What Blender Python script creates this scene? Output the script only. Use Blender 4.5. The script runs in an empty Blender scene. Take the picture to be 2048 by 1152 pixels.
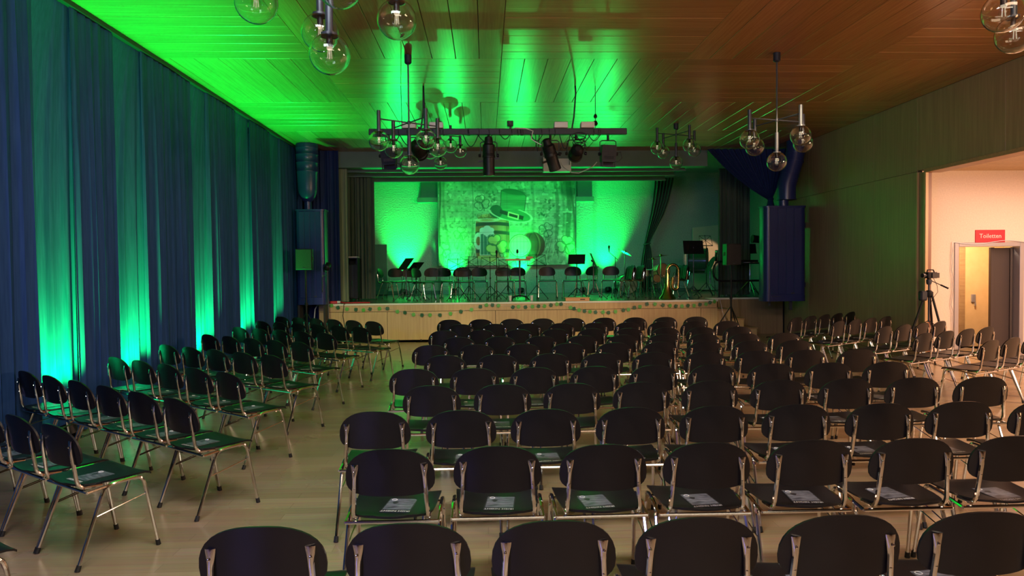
import bpy, bmesh, math, random
import numpy as np
from mathutils import Vector, Matrix
random.seed(7)
S = bpy.context.scene
COL = S.collection
R = math.radians

# ------------------------------------------------------------------ camera
F_PX, YAW, PITCH, ROLL, EYE = 1420.83, 0.0369, 0.0283, -0.0099, 1.62
def basis():
    cy, sy = math.cos(YAW), math.sin(YAW); cp, sp = math.cos(PITCH), math.sin(PITCH)
    f = Vector((sy, cy, 0)); r = Vector((cy, -sy, 0)); u = Vector((0, 0, 1))
    f2 = f*cp - u*sp; u2 = u*cp + f*sp
    cr, sr = math.cos(ROLL), math.sin(ROLL)
    return r*cr + u2*sr, u2*cr - r*sr, f2
CR, CU, CF = basis()
cam_data = bpy.data.cameras.new('camera')
cam = bpy.data.objects.new('camera', cam_data); COL.objects.link(cam)
cam.matrix_world = Matrix(((CR.x, CU.x, -CF.x, 0), (CR.y, CU.y, -CF.y, 0), (CR.z, CU.z, -CF.z, EYE), (0, 0, 0, 1)))
cam_data.sensor_width = 36.0; cam_data.lens = F_PX*36/2048
cam_data.clip_start = 0.05; cam_data.clip_end = 100
S.camera = cam
def at(px, py, Y):
    """point of the hall at depth Y that stands at this place of the survey photo"""
    d = CF*F_PX + CR*(px-1024) + CU*(576-py)
    return Vector((0, 0, EYE)) + d*(Y/d.y)
def onz(px, py, Z):
    d = CF*F_PX + CR*(px-1024) + CU*(576-py)
    return Vector((0, 0, EYE)) + d*((Z-EYE)/d.z)

# ------------------------------------------------------------------ world, exposure, lights
S.view_settings.view_transform = 'Standard'; S.view_settings.look = 'None'
S.view_settings.exposure = 0.0; S.view_settings.gamma = 1.0; S.view_settings.use_curve_mapping = False
S.cycles.use_denoising = True
S.cycles.max_bounces = 10; S.cycles.diffuse_bounces = 3; S.cycles.glossy_bounces = 3
S.cycles.transmission_bounces = 8; S.cycles.transparent_max_bounces = 24
S.cycles.caustics_reflective = False; S.cycles.caustics_refractive = False
S.cycles.sample_clamp_indirect = 4.0
W = bpy.data.worlds.new('world'); S.world = W; W.use_nodes = True
W.node_tree.nodes['Background'].inputs[0].default_value = (0.05, 0.06, 0.09, 1)
W.node_tree.nodes['Background'].inputs[1].default_value = 0.3

def spot(name, loc, target, power, color, angle, blend=1.0, size=0.06):
    l = bpy.data.lights.new(name, 'SPOT'); l.energy = power; l.color = color
    l.spot_size = R(angle); l.spot_blend = blend; l.shadow_soft_size = size
    o = bpy.data.objects.new(name, l); COL.objects.link(o); o.location = loc
    o.rotation_euler = (Vector(target)-Vector(loc)).to_track_quat('-Z', 'Y').to_euler()
    return o
def area(name, loc, target, power, color, sx, sy, spread=180):
    l = bpy.data.lights.new(name, 'AREA'); l.energy = power; l.color = color
    l.shape = 'RECTANGLE'; l.size = sx; l.size_y = sy; l.spread = R(spread)
    o = bpy.data.objects.new(name, l); COL.objects.link(o); o.location = loc
    o.rotation_euler = (Vector(target)-Vector(loc)).to_track_quat('-Z', 'Y').to_euler()
    return o
GREEN = (0.0, 1.0, 0.13)
HC = 4.32            # hall ceiling height
XL, XR = -4.12, 7.04  # curtain line, right wall
YF = 16.5            # proscenium line
YB = 21.5            # stage back wall
ZS = 0.86            # stage floor
FOY_Y = 11.9         # foyer end wall

# hall: unseen fills added behind and above the camera, a blue lamp, foyer lamps, coloured pars
area('fill_hall_back', (1.5, -2.6, 3.9), (1.5, 6, 2.6), 150, (1.0, 0.82, 0.62), 5.0, 0.6)  # added warm fill from behind the camera, no fixture
area('fill_hall_overhead', (-0.6, 2.6, HC-0.1), (-0.6, 5.2, 0), 150, (0.90, 0.97, 0.93), 2.2, 1.0)  # this and the next: added overhead fills that brighten the floor
area('fill_hall_overhead', (3.4, 2.6, HC-0.1), (3.4, 5.2, 0), 130, (1.0, 0.68, 0.44), 2.2, 1.0)
area('lamp_hall_blue', (-3.2, -2.4, 2.6), (-1.0, 6, 1.0), 130, (0.25, 0.25, 1.0), 0.4, 0.4)
area('lamp_foyer_ceiling', (9.2, 9.2, 3.1), (9.2, 9.2, 0), 150, (1.0, 0.62, 0.45), 2.4, 3.4)
area('lamp_foyer_near', (9.6, 5.6, 3.0), (6.0, 6.5, 0), 720, (1.0, 0.58, 0.36), 1.6, 1.6)
area('lamp_corridor', (8.7, 12.5, 2.38), (9.3, 13.5, 0.5), 75, (1.0, 0.70, 0.46), 0.6, 0.4)
spot('fill_ceiling_bounce', (6.2, 1.5, 0.8), (4.6, 7.0, HC), 260, (1.0, 0.50, 0.22), 95, 1.0, 0.5)  # added stand-in for warm light bouncing up to the ceiling
for x, c in ((-2.0, (1.0, 0.95, 0.50)), (0.9, (1.0, 0.86, 0.48)), (3.8, (1.0, 0.72, 0.40))):
    spot('fill_stage_front', (x, 6.6, HC-0.25), (x, 15.7, -0.15), 900, c, 27, 0.7, 0.1)  # added fills to brighten the stage front; no fixtures hang there
CURT_STRIPS = [(6.72, 7.32), (8.15, 8.78), (10.18, 10.80), (12.02, 12.68), (13.86, 14.52)]
CURT_POW = [1350, 1200, 1150, 1100, 700]
GREEN2 = (0.0, 1.0, 0.10)
for i, (a, b) in enumerate(CURT_STRIPS):
    y = a + 0.30
    k = 0.13 if i < 4 else -0.2
    spot('par_window', (XL+0.03, y, 0.19), (XL-0.05, y+k, 2.7), CURT_POW[i]*1.6, GREEN2, 74, 1.0, 0.03)
    spot('par_window', (XL+0.035, y, 0.19), (XL+1.0, y+2*k, HC), CURT_POW[i]*0.25, GREEN2, 46, 1.0, 0.04)
spot('fill_board_warm', (7.4, 17.6, 2.9), (6.64, YB-0.3, ZS+1.1), 380, (1.0, 0.62, 0.36), 14, 0.3, 0.05)  # narrow warm spot added to light the beige board, source unseen
area('fill_stage_green', (1.0, 18.9, 3.85), (1.0, 20.2, 1.2), 75, (0.06, 0.9, 0.42), 5.0, 0.5)  # added green fill out of sight, lifts the dark parts of the stage
STAGE_PARS = [(805, 1500), (908, 1000), (1043, 1100), (1168, 700), (1219, 1300)]
for px, pw in STAGE_PARS:
    p = at(px, 580, YB-0.75)
    spot('par_stage', (p.x, YB-0.51, ZS+0.19), (p.x, YB-0.05, ZS+1.9), pw*1.35, GREEN2, 60, 1.0, 0.05)
    spot('par_stage', (p.x, YB-0.52, ZS+0.19), (p.x, YB-4.5, HC-0.6), pw*0.38, GREEN, 50, 1.0, 0.05)

# ------------------------------------------------------------------ mesh helpers
class MB:
    def __init__(s): s.v = []; s.f = []; s.m = []
    def add(s, vs, fs, m=0):
        o = len(s.v); s.v += [tuple(x) for x in vs]
        s.f += [tuple(i+o for i in q) for q in fs]; s.m += [m]*len(fs); return s
    def box(s, x0, x1, y0, y1, z0, z1, m=0, M=None, c=0.0):
        if c > 0:
            pts = []
            X, Y, Z = (x0, x1), (y0, y1), (z0, z1)
            fs = []
            idx = {}
            for i in (0, 1):
                for j in (0, 1):
                    for k in (0, 1):
                        sx, sy, sz = (1, -1)[i]*c, (1, -1)[j]*c, (1, -1)[k]*c
                        for ax in range(3):
                            p = [X[i]+sx, Y[j]+sy, Z[k]+sz]; p[ax] = (X[i], Y[j], Z[k])[ax]
                            idx[i, j, k, ax] = len(pts); pts.append(p)
            g = lambda i, j, k, a: idx[i, j, k, a]
            for a in (0, 1):
                q = [g(a, 0, 0, 0), g(a, 1, 0, 0), g(a, 1, 1, 0), g(a, 0, 1, 0)]; fs.append(q if a else q[::-1])
                q = [g(0, a, 0, 1), g(0, a, 1, 1), g(1, a, 1, 1), g(1, a, 0, 1)]; fs.append(q if a else q[::-1])
                q = [g(0, 0, a, 2), g(1, 0, a, 2), g(1, 1, a, 2), g(0, 1, a, 2)]; fs.append(q if a else q[::-1])
            for i in (0, 1):
                for j in (0, 1):
                    fl = (i+j) % 2
                    q = [g(i, j, 0, 0), g(i, j, 1, 0), g(i, j, 1, 1), g(i, j, 0, 1)]; fs.append(q if (i == j) == bool(1) else q[::-1])
                    q = [g(i, 0, j, 0), g(i, 1, j, 0), g(i, 1, j, 2), g(i, 0, j, 2)]; fs.append(q[::-1] if i == j else q)
                    q = [g(0, i, j, 1), g(1, i, j, 1), g(1, i, j, 2), g(0, i, j, 2)]; fs.append(q if i == j else q[::-1])
            for i in (0, 1):
                for j in (0, 1):
                    for k in (0, 1):
                        q = [g(i, j, k, 0), g(i, j, k, 1), g(i, j, k, 2)]; fs.append(q if (i+j+k) % 2 else q[::-1])
            vs = pts
        else:
            vs = [(x0, y0, z0), (x1, y0, z0), (x1, y1, z0), (x0, y1, z0), (x0, y0, z1), (x1, y0, z1), (x1, y1, z1), (x0, y1, z1)]
            fs = [(0, 3, 2, 1), (4, 5, 6, 7), (0, 1, 5, 4), (1, 2, 6, 5), (2, 3, 7, 6), (3, 0, 4, 7)]
        if M is not None: vs = [M @ Vector(p) for p in vs]
        return s.add(vs, fs, m)
    def tube(s, pts, r, n=8, m=0, ref=None, ry=None, cap=True, closed=False):
        P = [Vector(p) for p in pts]; k = len(P)
        rr = r if isinstance(r, (list, tuple)) else [r]*k
        r2 = rr if ry is None else (ry if isinstance(ry, (list, tuple)) else [ry]*k)
        T = []
        for i in range(k):
            if closed: t = P[(i+1) % k]-P[i-1]
            else:
                a = P[i]-P[i-1] if i > 0 else None; b = P[i+1]-P[i] if i < k-1 else None
                t = a.normalized()+b.normalized() if a is not None and b is not None and a.length > 1e-9 and b.length > 1e-9 else (b if a is None else a)
            T.append(t.normalized() if t.length > 1e-9 else Vector((0, 0, 1)))
        t = T[0]; rv = Vector(ref) if ref else (Vector((1, 0, 0)) if abs(t.x) < 0.8 else Vector((0, 0, 1)))
        n1 = (rv - t*rv.dot(t)).normalized(); vs = []; fs = []
        for i in range(k):
            t = T[i]
            if ref: n1 = (rv - t*rv.dot(t)).normalized()
            else: n1 = (n1 - t*n1.dot(t)).normalized()
            n2 = t.cross(n1)
            for j in range(n):
                a = 2*math.pi*j/n
                vs.append(P[i]+n1*(math.cos(a)*rr[i])+n2*(math.sin(a)*r2[i]))
        rng = k if closed else k-1
        for i in range(rng):
            for j in range(n):
                a, b = i*n+j, i*n+(j+1) % n; i2 = (i+1) % k
                fs.append((a, b, i2*n+(j+1) % n, i2*n+j))
        if cap and not closed:
            fs.append(tuple(range(n))[::-1]); fs.append(tuple((k-1)*n+j for j in range(n)))
        return s.add(vs, fs, m)
    def lathe(s, prof, n=16, m=0, o=(0, 0, 0), M=None):
        """profile of (r, z) turned about z"""
        vs = []; fs = []; k = len(prof)
        for r_, z in prof:
            for j in range(n):
                a = 2*math.pi*j/n; vs.append(Vector((math.cos(a)*max(r_, 1e-4), math.sin(a)*max(r_, 1e-4), z)))
        for i in range(k-1):
            for j in range(n):
                a, b = i*n+j, i*n+(j+1) % n; fs.append((a, b, b+n, a+n))
        fs.append(tuple(range(n))[::-1]); fs.append(tuple((k-1)*n+j for j in range(n)))
        if M is not None: vs = [M @ p for p in vs]
        vs = [p+Vector(o) for p in vs]
        return s.add(vs, fs, m)
    def grid(s, fn, nu, nv, m=0, wrap=False):
        vs = [fn(i/nu, j/nv) for j in range(nv+1) for i in range(nu+1)]; w = nu+1
        fs = [(j*w+i, j*w+i+1, (j+1)*w+i+1, (j+1)*w+i) for j in range(nv) for i in range(nu)]
        return s.add(vs, fs, m)
    def shell(s, top, bot, nu, nv, m=0):
        """closed sheet between two point functions"""
        w = nu+1; N = w*(nv+1)
        vs = [top(i/nu, j/nv) for j in range(nv+1) for i in range(nu+1)] + [bot(i/nu, j/nv) for j in range(nv+1) for i in range(nu+1)]
        fs = []
        for j in range(nv):
            for i in range(nu):
                q = (j*w+i, j*w+i+1, (j+1)*w+i+1, (j+1)*w+i); fs.append(q); fs.append(tuple(a+N for a in q[::-1]))
        for i in range(nu):
            fs.append((i+1, i, i+N, i+1+N)); a = nv*w+i; fs.append((a, a+1, a+1+N, a+N))
        for j in range(nv):
            a = j*w; fs.append((a, a+w, a+w+N, a+N)); a = j*w+nu; fs.append((a+w, a, a+N, a+w+N))
        return s.add(vs, fs, m)
    def prism(s, poly, z0, z1, m=0, M=None):
        n = len(poly)
        vs = [Vector((x, y, z0)) for x, y in poly]+[Vector((x, y, z1)) for x, y in poly]
        fs = [tuple(range(n))[::-1], tuple(range(n, 2*n))]+[(i, (i+1) % n, n+(i+1) % n, n+i) for i in range(n)]
        if M is not None: vs = [M @ p for p in vs]
        return s.add(vs, fs, m)
    def mesh(s, name, mats, smooth=40):
        me = bpy.data.meshes.new(name); me.from_pydata([tuple(p) for p in s.v], [], s.f)
        for m in (mats if isinstance(mats, (list, tuple)) else [mats]): me.materials.append(m)
        me.polygons.foreach_set('material_index', s.m)
        bm = bmesh.new(); bm.from_mesh(me); bmesh.ops.recalc_face_normals(bm, faces=bm.faces); bm.to_mesh(me); bm.free()
        if smooth:
            me.polygons.foreach_set('use_smooth', [True]*len(me.polygons)); me.set_sharp_from_angle(angle=R(smooth))
        me.update(); return me
    def build(s, name, mats, parent=None, smooth=40, loc=None):
        return link(name, s.mesh(name, mats, smooth), parent, loc)
def link(name, me, parent=None, loc=None, rot=None):
    o = bpy.data.objects.new(name, me); COL.objects.link(o)
    if parent: o.parent = parent
    if loc is not None: o.location = loc
    if rot is not None: o.rotation_euler = rot
    return o
def tag(o, label, cat, group=None):
    o['label'] = label; o['category'] = cat
    if group: o['group'] = group
    return o
def thing(name, label, cat, loc=(0, 0, 0), rz=0.0, group=None):
    o = bpy.data.objects.new(name, None); COL.objects.link(o); o.location = loc; o.rotation_euler = (0, 0, rz)
    o.empty_display_size = 0.1
    return tag(o, label, cat, group)
def struct(o): o['kind'] = 'structure'; return o
def copy_tree(o, parent=None):
    c = o.copy(); COL.objects.link(c)
    if parent: c.parent = parent
    for ch in KIDS.get(o.name, []): copy_tree(ch, c)
    return c
KIDS = {}
def note_kids(o):
    KIDS[o.name] = list(o.children)
    for c in o.children: note_kids(c)
def arc(c, r, a0, a1, n, ux=(1, 0, 0), uy=(0, 0, 1)):
    c, ux, uy = Vector(c), Vector(ux), Vector(uy)
    return [c+ux*(r*math.cos(a0+(a1-a0)*i/n))+uy*(r*math.sin(a0+(a1-a0)*i/n)) for i in range(n+1)]
ORD = 'first second third fourth fifth sixth seventh eighth ninth tenth eleventh twelfth thirteenth fourteenth fifteenth sixteenth seventeenth eighteenth nineteenth twentieth'.split()

# ------------------------------------------------------------------ materials
def mat(name, col, rough=0.5, metal=0.0, spec=0.5, emit=None, coat=0.0):
    m = bpy.data.materials.new(name); m.use_nodes = True; b = m.node_tree.nodes['Principled BSDF']
    b.inputs['Base Color'].default_value = (*col, 1); b.inputs['Roughness'].default_value = rough
    b.inputs['Metallic'].default_value = metal; b.inputs['Specular IOR Level'].default_value = spec
    b.inputs['Coat Weight'].default_value = coat; b.inputs['Coat Roughness'].default_value = 0.15
    if emit: b.inputs['Emission Color'].default_value = (*emit[0], 1); b.inputs['Emission Strength'].default_value = emit[1]
    return m
def noisy(m, c1, c2, scale=(1, 1, 1), detail=4, bump=0.0, rough=None, per_object=0.0, dist=0.01, coord='Object'):
    nt = m.node_tree; N = nt.nodes; L = nt.links; b = N['Principled BSDF']
    tc = N.new('ShaderNodeTexCoord'); mp = N.new('ShaderNodeMapping'); mp.inputs['Scale'].default_value = scale
    L.new(tc.outputs[coord], mp.inputs['Vector'])
    no = N.new('ShaderNodeTexNoise'); no.inputs['Scale'].default_value = 1.0; no.inputs['Detail'].default_value = detail
    vec = mp.outputs['Vector']
    if per_object:
        oi = N.new('ShaderNodeObjectInfo'); ad = N.new('ShaderNodeVectorMath'); ad.operation = 'ADD'
        mu = N.new('ShaderNodeMath'); mu.operation = 'MULTIPLY'; mu.inputs[1].default_value = 37.0
        L.new(oi.outputs['Random'], mu.inputs[0]); L.new(vec, ad.inputs[0]); L.new(mu.outputs[0], ad.inputs[1]); vec = ad.outputs[0]
    L.new(vec, no.inputs['Vector'])
    cr = N.new('ShaderNodeValToRGB'); cr.color_ramp.elements[0].color = (*c1, 1); cr.color_ramp.elements[1].color = (*c2, 1)
    cr.color_ramp.elements[0].position = 0.3; cr.color_ramp.elements[1].position = 0.7
    L.new(no.outputs['Fac'], cr.inputs['Fac']); out = cr.outputs['Color']
    if per_object:
        hs = N.new('ShaderNodeHueSaturation'); mr = N.new('ShaderNodeMapRange')
        mr.inputs['To Min'].default_value = 1-per_object; mr.inputs['To Max'].default_value = 1+per_object
        L.new(oi.outputs['Random'], mr.inputs['Value']); L.new(mr.outputs['Result'], hs.inputs['Value']); L.new(out, hs.inputs['Color']); out = hs.outputs['Color']
    L.new(out, b.inputs['Base Color'])
    if bump:
        bp = N.new('ShaderNodeBump'); bp.inputs['Strength'].default_value = bump; bp.inputs['Distance'].default_value = dist
        L.new(no.outputs['Fac'], bp.inputs['Height']); L.new(bp.outputs['Normal'], b.inputs['Normal'])
    return m
M = {}
M['black_ply'] = noisy(mat('black laminate', (0.012, 0.012, 0.013), 0.34, spec=0.40), (0.007, 0.007, 0.008), (0.011, 0.010, 0.011), (9, 9, 9))
M['chrome'] = mat('chrome', (0.78, 0.77, 0.75), 0.10, 1.0)
M['rubber'] = mat('black rubber', (0.01, 0.01, 0.01), 0.6)
M['ceil_wood'] = noisy(mat('ceiling veneer', (0.3, 0.15, 0.06), 0.27, spec=0.6), (0.36, 0.17, 0.062), (0.46, 0.23, 0.085), (1.6, 46, 46), 3, 0.0, per_object=0.14)
M['wall_wood'] = noisy(mat('wall veneer', (0.2, 0.13, 0.07), 0.40), (0.27, 0.185, 0.10), (0.36, 0.25, 0.135), (30, 30, 1.2), 3, per_object=0.07)
M['light_wood'] = noisy(mat('light oak', (0.5, 0.35, 0.17), 0.4), (0.48, 0.32, 0.15), (0.58, 0.41, 0.20), (26, 26, 1.5), 4, per_object=0.04)
M['step_wood'] = noisy(mat('step oak', (0.4, 0.24, 0.11), 0.45), (0.36, 0.21, 0.10), (0.46, 0.29, 0.14), (3, 30, 30), 4)
M['blue_cloth'] = noisy(mat('blue curtain cloth', (0.03, 0.065, 0.17), 0.75, spec=0.25), (0.010, 0.044, 0.155), (0.018, 0.062, 0.20), (60, 60, 3), 3)
M['navy_cloth'] = noisy(mat('navy curtain cloth', (0.015, 0.03, 0.12), 0.8, spec=0.2), (0.012, 0.024, 0.10), (0.020, 0.038, 0.14), (60, 60, 3), 3)
M['grey_cloth'] = noisy(mat('grey stage cloth', (0.10, 0.11, 0.09), 0.85, spec=0.15), (0.075, 0.105, 0.08), (0.10, 0.135, 0.105), (50, 50, 3), 3)
M['pale_cloth'] = noisy(mat('pale stage cloth', (0.26, 0.27, 0.19), 0.85, spec=0.15), (0.20, 0.25, 0.165), (0.25, 0.30, 0.20), (50, 50, 3), 3)
M['blue_metal'] = noisy(mat('blue enamel', (0.018, 0.03, 0.15), 0.30), (0.016, 0.027, 0.135), (0.021, 0.034, 0.16), (3, 3, 1), 2)
M['plaster'] = noisy(mat('stage plaster', (0.5, 0.5, 0.5), 0.9), (0.34, 0.35, 0.34), (0.42, 0.42, 0.41), (26, 26, 26), 5, 0.6, dist=0.03)
M['foyer_plaster'] = noisy(mat('foyer plaster', (0.8, 0.68, 0.56), 0.9), (0.74, 0.64, 0.54), (0.82, 0.71, 0.60), (40, 40, 40), 4, 0.25)
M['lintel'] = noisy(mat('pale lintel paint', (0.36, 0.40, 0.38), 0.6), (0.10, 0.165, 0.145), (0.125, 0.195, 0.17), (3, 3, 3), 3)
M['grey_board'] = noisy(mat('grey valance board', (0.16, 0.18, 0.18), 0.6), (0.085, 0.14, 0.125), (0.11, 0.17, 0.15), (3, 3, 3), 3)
M['dark'] = mat('dark paint', (0.02, 0.02, 0.022), 0.7)
M['black_metal'] = noisy(mat('black metal', (0.008, 0.008, 0.009), 0.45, spec=0.3), (0.006, 0.006, 0.007), (0.010, 0.010, 0.011), (20, 20, 20))
M['bar_metal'] = mat('anthracite bar', (0.02, 0.024, 0.036), 0.45, spec=0.3)
M['lamp_metal'] = mat('grey lamp tube', (0.055, 0.06, 0.08), 0.38, 0.3)
M['white'] = mat('white plastic', (0.72, 0.72, 0.70), 0.5)
M['edge'] = mat('stage nosing', (0.75, 0.74, 0.68), 0.4)
M['stage_floor'] = noisy(mat('stage floor', (0.10, 0.09, 0.07), 0.22), (0.08, 0.075, 0.06), (0.13, 0.11, 0.085), (2, 20, 2), 3)
M['red'] = mat('red sign', (0.75, 0.025, 0.045), 0.4)
M['red_plastic'] = mat('red plastic', (0.6, 0.02, 0.03), 0.4)
M['clover_light'] = mat('light green foil', (0.10, 0.42, 0.06), 0.5)
M['clover_dark'] = mat('dark green foil', (0.01, 0.10, 0.035), 0.5)
M['brass'] = mat('brass', (0.75, 0.52, 0.20), 0.2, 1.0)
M['copper'] = noisy(mat('copper lacquer', (0.75, 0.33, 0.14), 0.35), (0.70, 0.28, 0.12), (0.85, 0.42, 0.20), (5, 5, 5))
M['drum_green'] = mat('green drum shell', (0.03, 0.13, 0.07), 0.3)
M['drum_red'] = mat('dark red drum shell', (0.10, 0.012, 0.012), 0.3)
M['drum_skin'] = noisy(mat('drum skin', (0.5, 0.48, 0.42), 0.6), (0.45, 0.43, 0.38), (0.55, 0.53, 0.47), (6, 6, 6))
M['board_beige'] = noisy(mat('beige board', (0.62, 0.50, 0.40), 0.7), (0.58, 0.47, 0.37), (0.66, 0.54, 0.43), (3, 3, 3))
M['door_wood'] = noisy(mat('red brown wood', (0.2, 0.08, 0.04), 0.4), (0.17, 0.065, 0.03), (0.24, 0.10, 0.05), (20, 20, 2))
M['desk_wood'] = noisy(mat('orange beech', (0.72, 0.36, 0.15), 0.4), (0.66, 0.32, 0.13), (0.78, 0.42, 0.19), (4, 30, 30))
M['paper'] = mat('white paper', (0.75, 0.75, 0.72), 0.6)
M['door_grey'] = mat('dark brown door', (0.055, 0.042, 0.04), 0.45)
M['frame_steel'] = mat('grey steel frame', (0.45, 0.44, 0.47), 0.35, 0.6)
M['yellow_wall'] = noisy(mat('ochre corridor wall', (0.8, 0.52, 0.22), 0.8), (0.76, 0.50, 0.22), (0.83, 0.56, 0.26), (6, 6, 6))
M['grey_speaker'] = noisy(mat('speaker cloth', (0.03, 0.03, 0.03), 0.7), (0.012, 0.012, 0.012), (0.03, 0.03, 0.028), (120, 120, 120))
M['lens'] = mat('dark lens', (0.02, 0.025, 0.03), 0.05, coat=1.0)
M['led'] = mat('green led lens', (0, 0.2, 0.03), 0.3, emit=((0.05, 1.0, 0.25), 12))
M['filament'] = mat('pale filament', (0.95, 0.88, 0.75), 0.35, emit=((1, 0.8, 0.55), 0.5))  # bulbs are off; a faint glow is put into the filaments

def glass_mat(name, tint, base):
    m = bpy.data.materials.new(name); m.use_nodes = True; nt = m.node_tree; N = nt.nodes; L = nt.links; N.clear()
    o = N.new('ShaderNodeOutputMaterial'); mx = N.new('ShaderNodeMixShader'); t = N.new('ShaderNodeBsdfTransparent'); g = N.new('ShaderNodeBsdfGlossy')
    t.inputs[0].default_value = (*tint, 1); g.inputs['Roughness'].default_value = 0.02
    lw = N.new('ShaderNodeLayerWeight'); lw.inputs['Blend'].default_value = 0.5
    pw = N.new('ShaderNodeMath'); pw.operation = 'POWER'; pw.inputs[1].default_value = base
    ma = N.new('ShaderNodeMath'); ma.operation = 'MULTIPLY_ADD'; ma.inputs[1].default_value = 0.62; ma.inputs[2].default_value = 0.07
    L.new(lw.outputs['Facing'], pw.inputs[0]); L.new(pw.outputs[0], ma.inputs[0]); L.new(ma.outputs[0], mx.inputs[0])
    L.new(t.outputs[0], mx.inputs[1]); L.new(g.outputs[0], mx.inputs[2]); L.new(mx.outputs[0], o.inputs[0])
    return m
g_ = bpy.data.materials.new('clear glass'); g_.use_nodes = True; g_.node_tree.nodes.clear()
_o = g_.node_tree.nodes.new('ShaderNodeOutputMaterial'); _g = g_.node_tree.nodes.new('ShaderNodeBsdfGlass'); _g.inputs['Roughness'].default_value = 0.0; _g.inputs['IOR'].default_value = 1.47
_g.inputs['Color'].default_value = (0.985, 0.99, 0.985, 1); g_.node_tree.links.new(_g.outputs[0], _o.inputs[0]); M['globe_glass'] = g_
M['globe'] = glass_mat('thin clear glass', (0.97, 0.98, 0.975), 4.0)

# floor: pale parquet strips, sealed
def floor_mat():
    m = mat('sealed parquet', (0.4, 0.3, 0.2), 0.2); nt = m.node_tree; N = nt.nodes; L = nt.links; b = N['Principled BSDF']
    tc = N.new('ShaderNodeTexCoord'); mp = N.new('ShaderNodeMapping'); L.new(tc.outputs['Object'], mp.inputs[0])
    br = N.new('ShaderNodeTexBrick'); br.inputs['Scale'].default_value = 1.0; br.inputs['Brick Width'].default_value = 0.9
    br.inputs['Row Height'].default_value = 0.11; br.inputs['Mortar Size'].default_value = 0.0012
    br.inputs['Color1'].default_value = (0.50, 0.36, 0.22, 1); br.inputs['Color2'].default_value = (0.41, 0.285, 0.165, 1); br.inputs['Mortar'].default_value = (0.26, 0.17, 0.10, 1)
    L.new(mp.outputs[0], br.inputs['Vector'])
    mp2 = N.new('ShaderNodeMapping'); mp2.inputs['Scale'].default_value = (2.5, 40, 1); L.new(tc.outputs['Object'], mp2.inputs[0])
    no = N.new('ShaderNodeTexNoise'); no.inputs['Scale'].default_value = 1; L.new(mp2.outputs[0], no.inputs['Vector'])
    mx = N.new('ShaderNodeMix'); mx.data_type = 'RGBA'; mx.blend_type = 'MULTIPLY'; mx.inputs['Factor'].default_value = 0.35
    L.new(br.outputs['Color'], mx.inputs[6]); L.new(no.outputs['Color'], mx.inputs[7]); L.new(mx.outputs[2], b.inputs['Base Color'])
    no2 = N.new('ShaderNodeTexNoise'); no2.inputs['Scale'].default_value = 0.9; no2.inputs['Detail'].default_value = 4; L.new(tc.outputs['Object'], no2.inputs['Vector'])
    mr = N.new('ShaderNodeMapRange'); mr.inputs['To Min'].default_value = 0.20; mr.inputs['To Max'].default_value = 0.36
    L.new(no2.outputs['Fac'], mr.inputs['Value']); L.new(mr.outputs[0], b.inputs['Roughness'])
    return m
M['floor'] = floor_mat()

# ------------------------------------------------------------------ the room
struct(MB().box(-4.75, 11.2, -4.0, 16.6, -0.12, 0.0).build('floor', M['floor'], smooth=0))
ceil = struct(MB().box(-4.75, 7.3, -4.0, 16.5, HC+0.03, HC+0.15).build('ceiling', M['dark'], smooth=0))
# ceiling planks: square fields with alternating plank direction
EX = [XL-0.5, -2.1665, 0.2336, 2.6407, 5.0365, XR]
EY = [9.2512+2.4157*k for k in range(-2, 4)]
PL = {}
def plank_mesh(w, l):
    k = (round(w, 3), round(l, 3))
    if k not in PL: PL[k] = MB().box(-l/2+0.002, l/2-0.002, -w/2+0.003, w/2-0.003, 0, 0.022, c=0.003).mesh('plank', M['ceil_wood'], 0)
    return PL[k]
rng = random.Random(3)
for i in range(5):
    for j in range(5):
        x0, x1, y0, y1 = EX[i], EX[i+1], EY[j], min(EY[j+1], YF)
        along_y = (i+j) % 2 == 0     # (col 2,row 2) runs away from the camera
        pw = 2.4157/8
        a, b = (x0, x1) if along_y else (y0, y1)
        if along_y and i == 0:       # cut planks lie at the wall side
            cuts = [b-pw*k for k in range(int((b-a)/pw)+1)]; cuts = [a]+sorted(c for c in cuts if c > a+0.02)
        else:
            cuts = [a+pw*k for k in range(int((b-a)/pw+1e-6)+1)]
            if b-cuts[-1] > 0.02: cuts.append(b)
        for c0, c1 in zip(cuts[:-1], cuts[1:]):
            w = c1-c0; dz = rng.uniform(-0.0015, 0.0015)
            if along_y: link('plank', plank_mesh(w, y1-y0), ceil, ((c0+c1)/2, (y0+y1)/2, HC+dz), (rng.uniform(-.002, .002), 0, R(90)))
            else: link('plank', plank_mesh(w, x1-x0), ceil, ((x0+x1)/2, (c0+c1)/2, HC+dz), (rng.uniform(-.002, .002), 0, 0))
MB().box(-4.75, 7.1, -4.0, EY[0], HC, HC+0.03).build('rear_field', M['ceil_wood'], ceil, 0)
struct(MB().box(-4.85, -4.7, -4.0, 16.6, 0, 4.5).build('wall_left', M['foyer_plaster'], smooth=0))
struct(MB().box(-4.75, 11.2, -4.15, -4.0, 0, 4.5).build('wall_back', M['wall_wood'], smooth=0))

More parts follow.
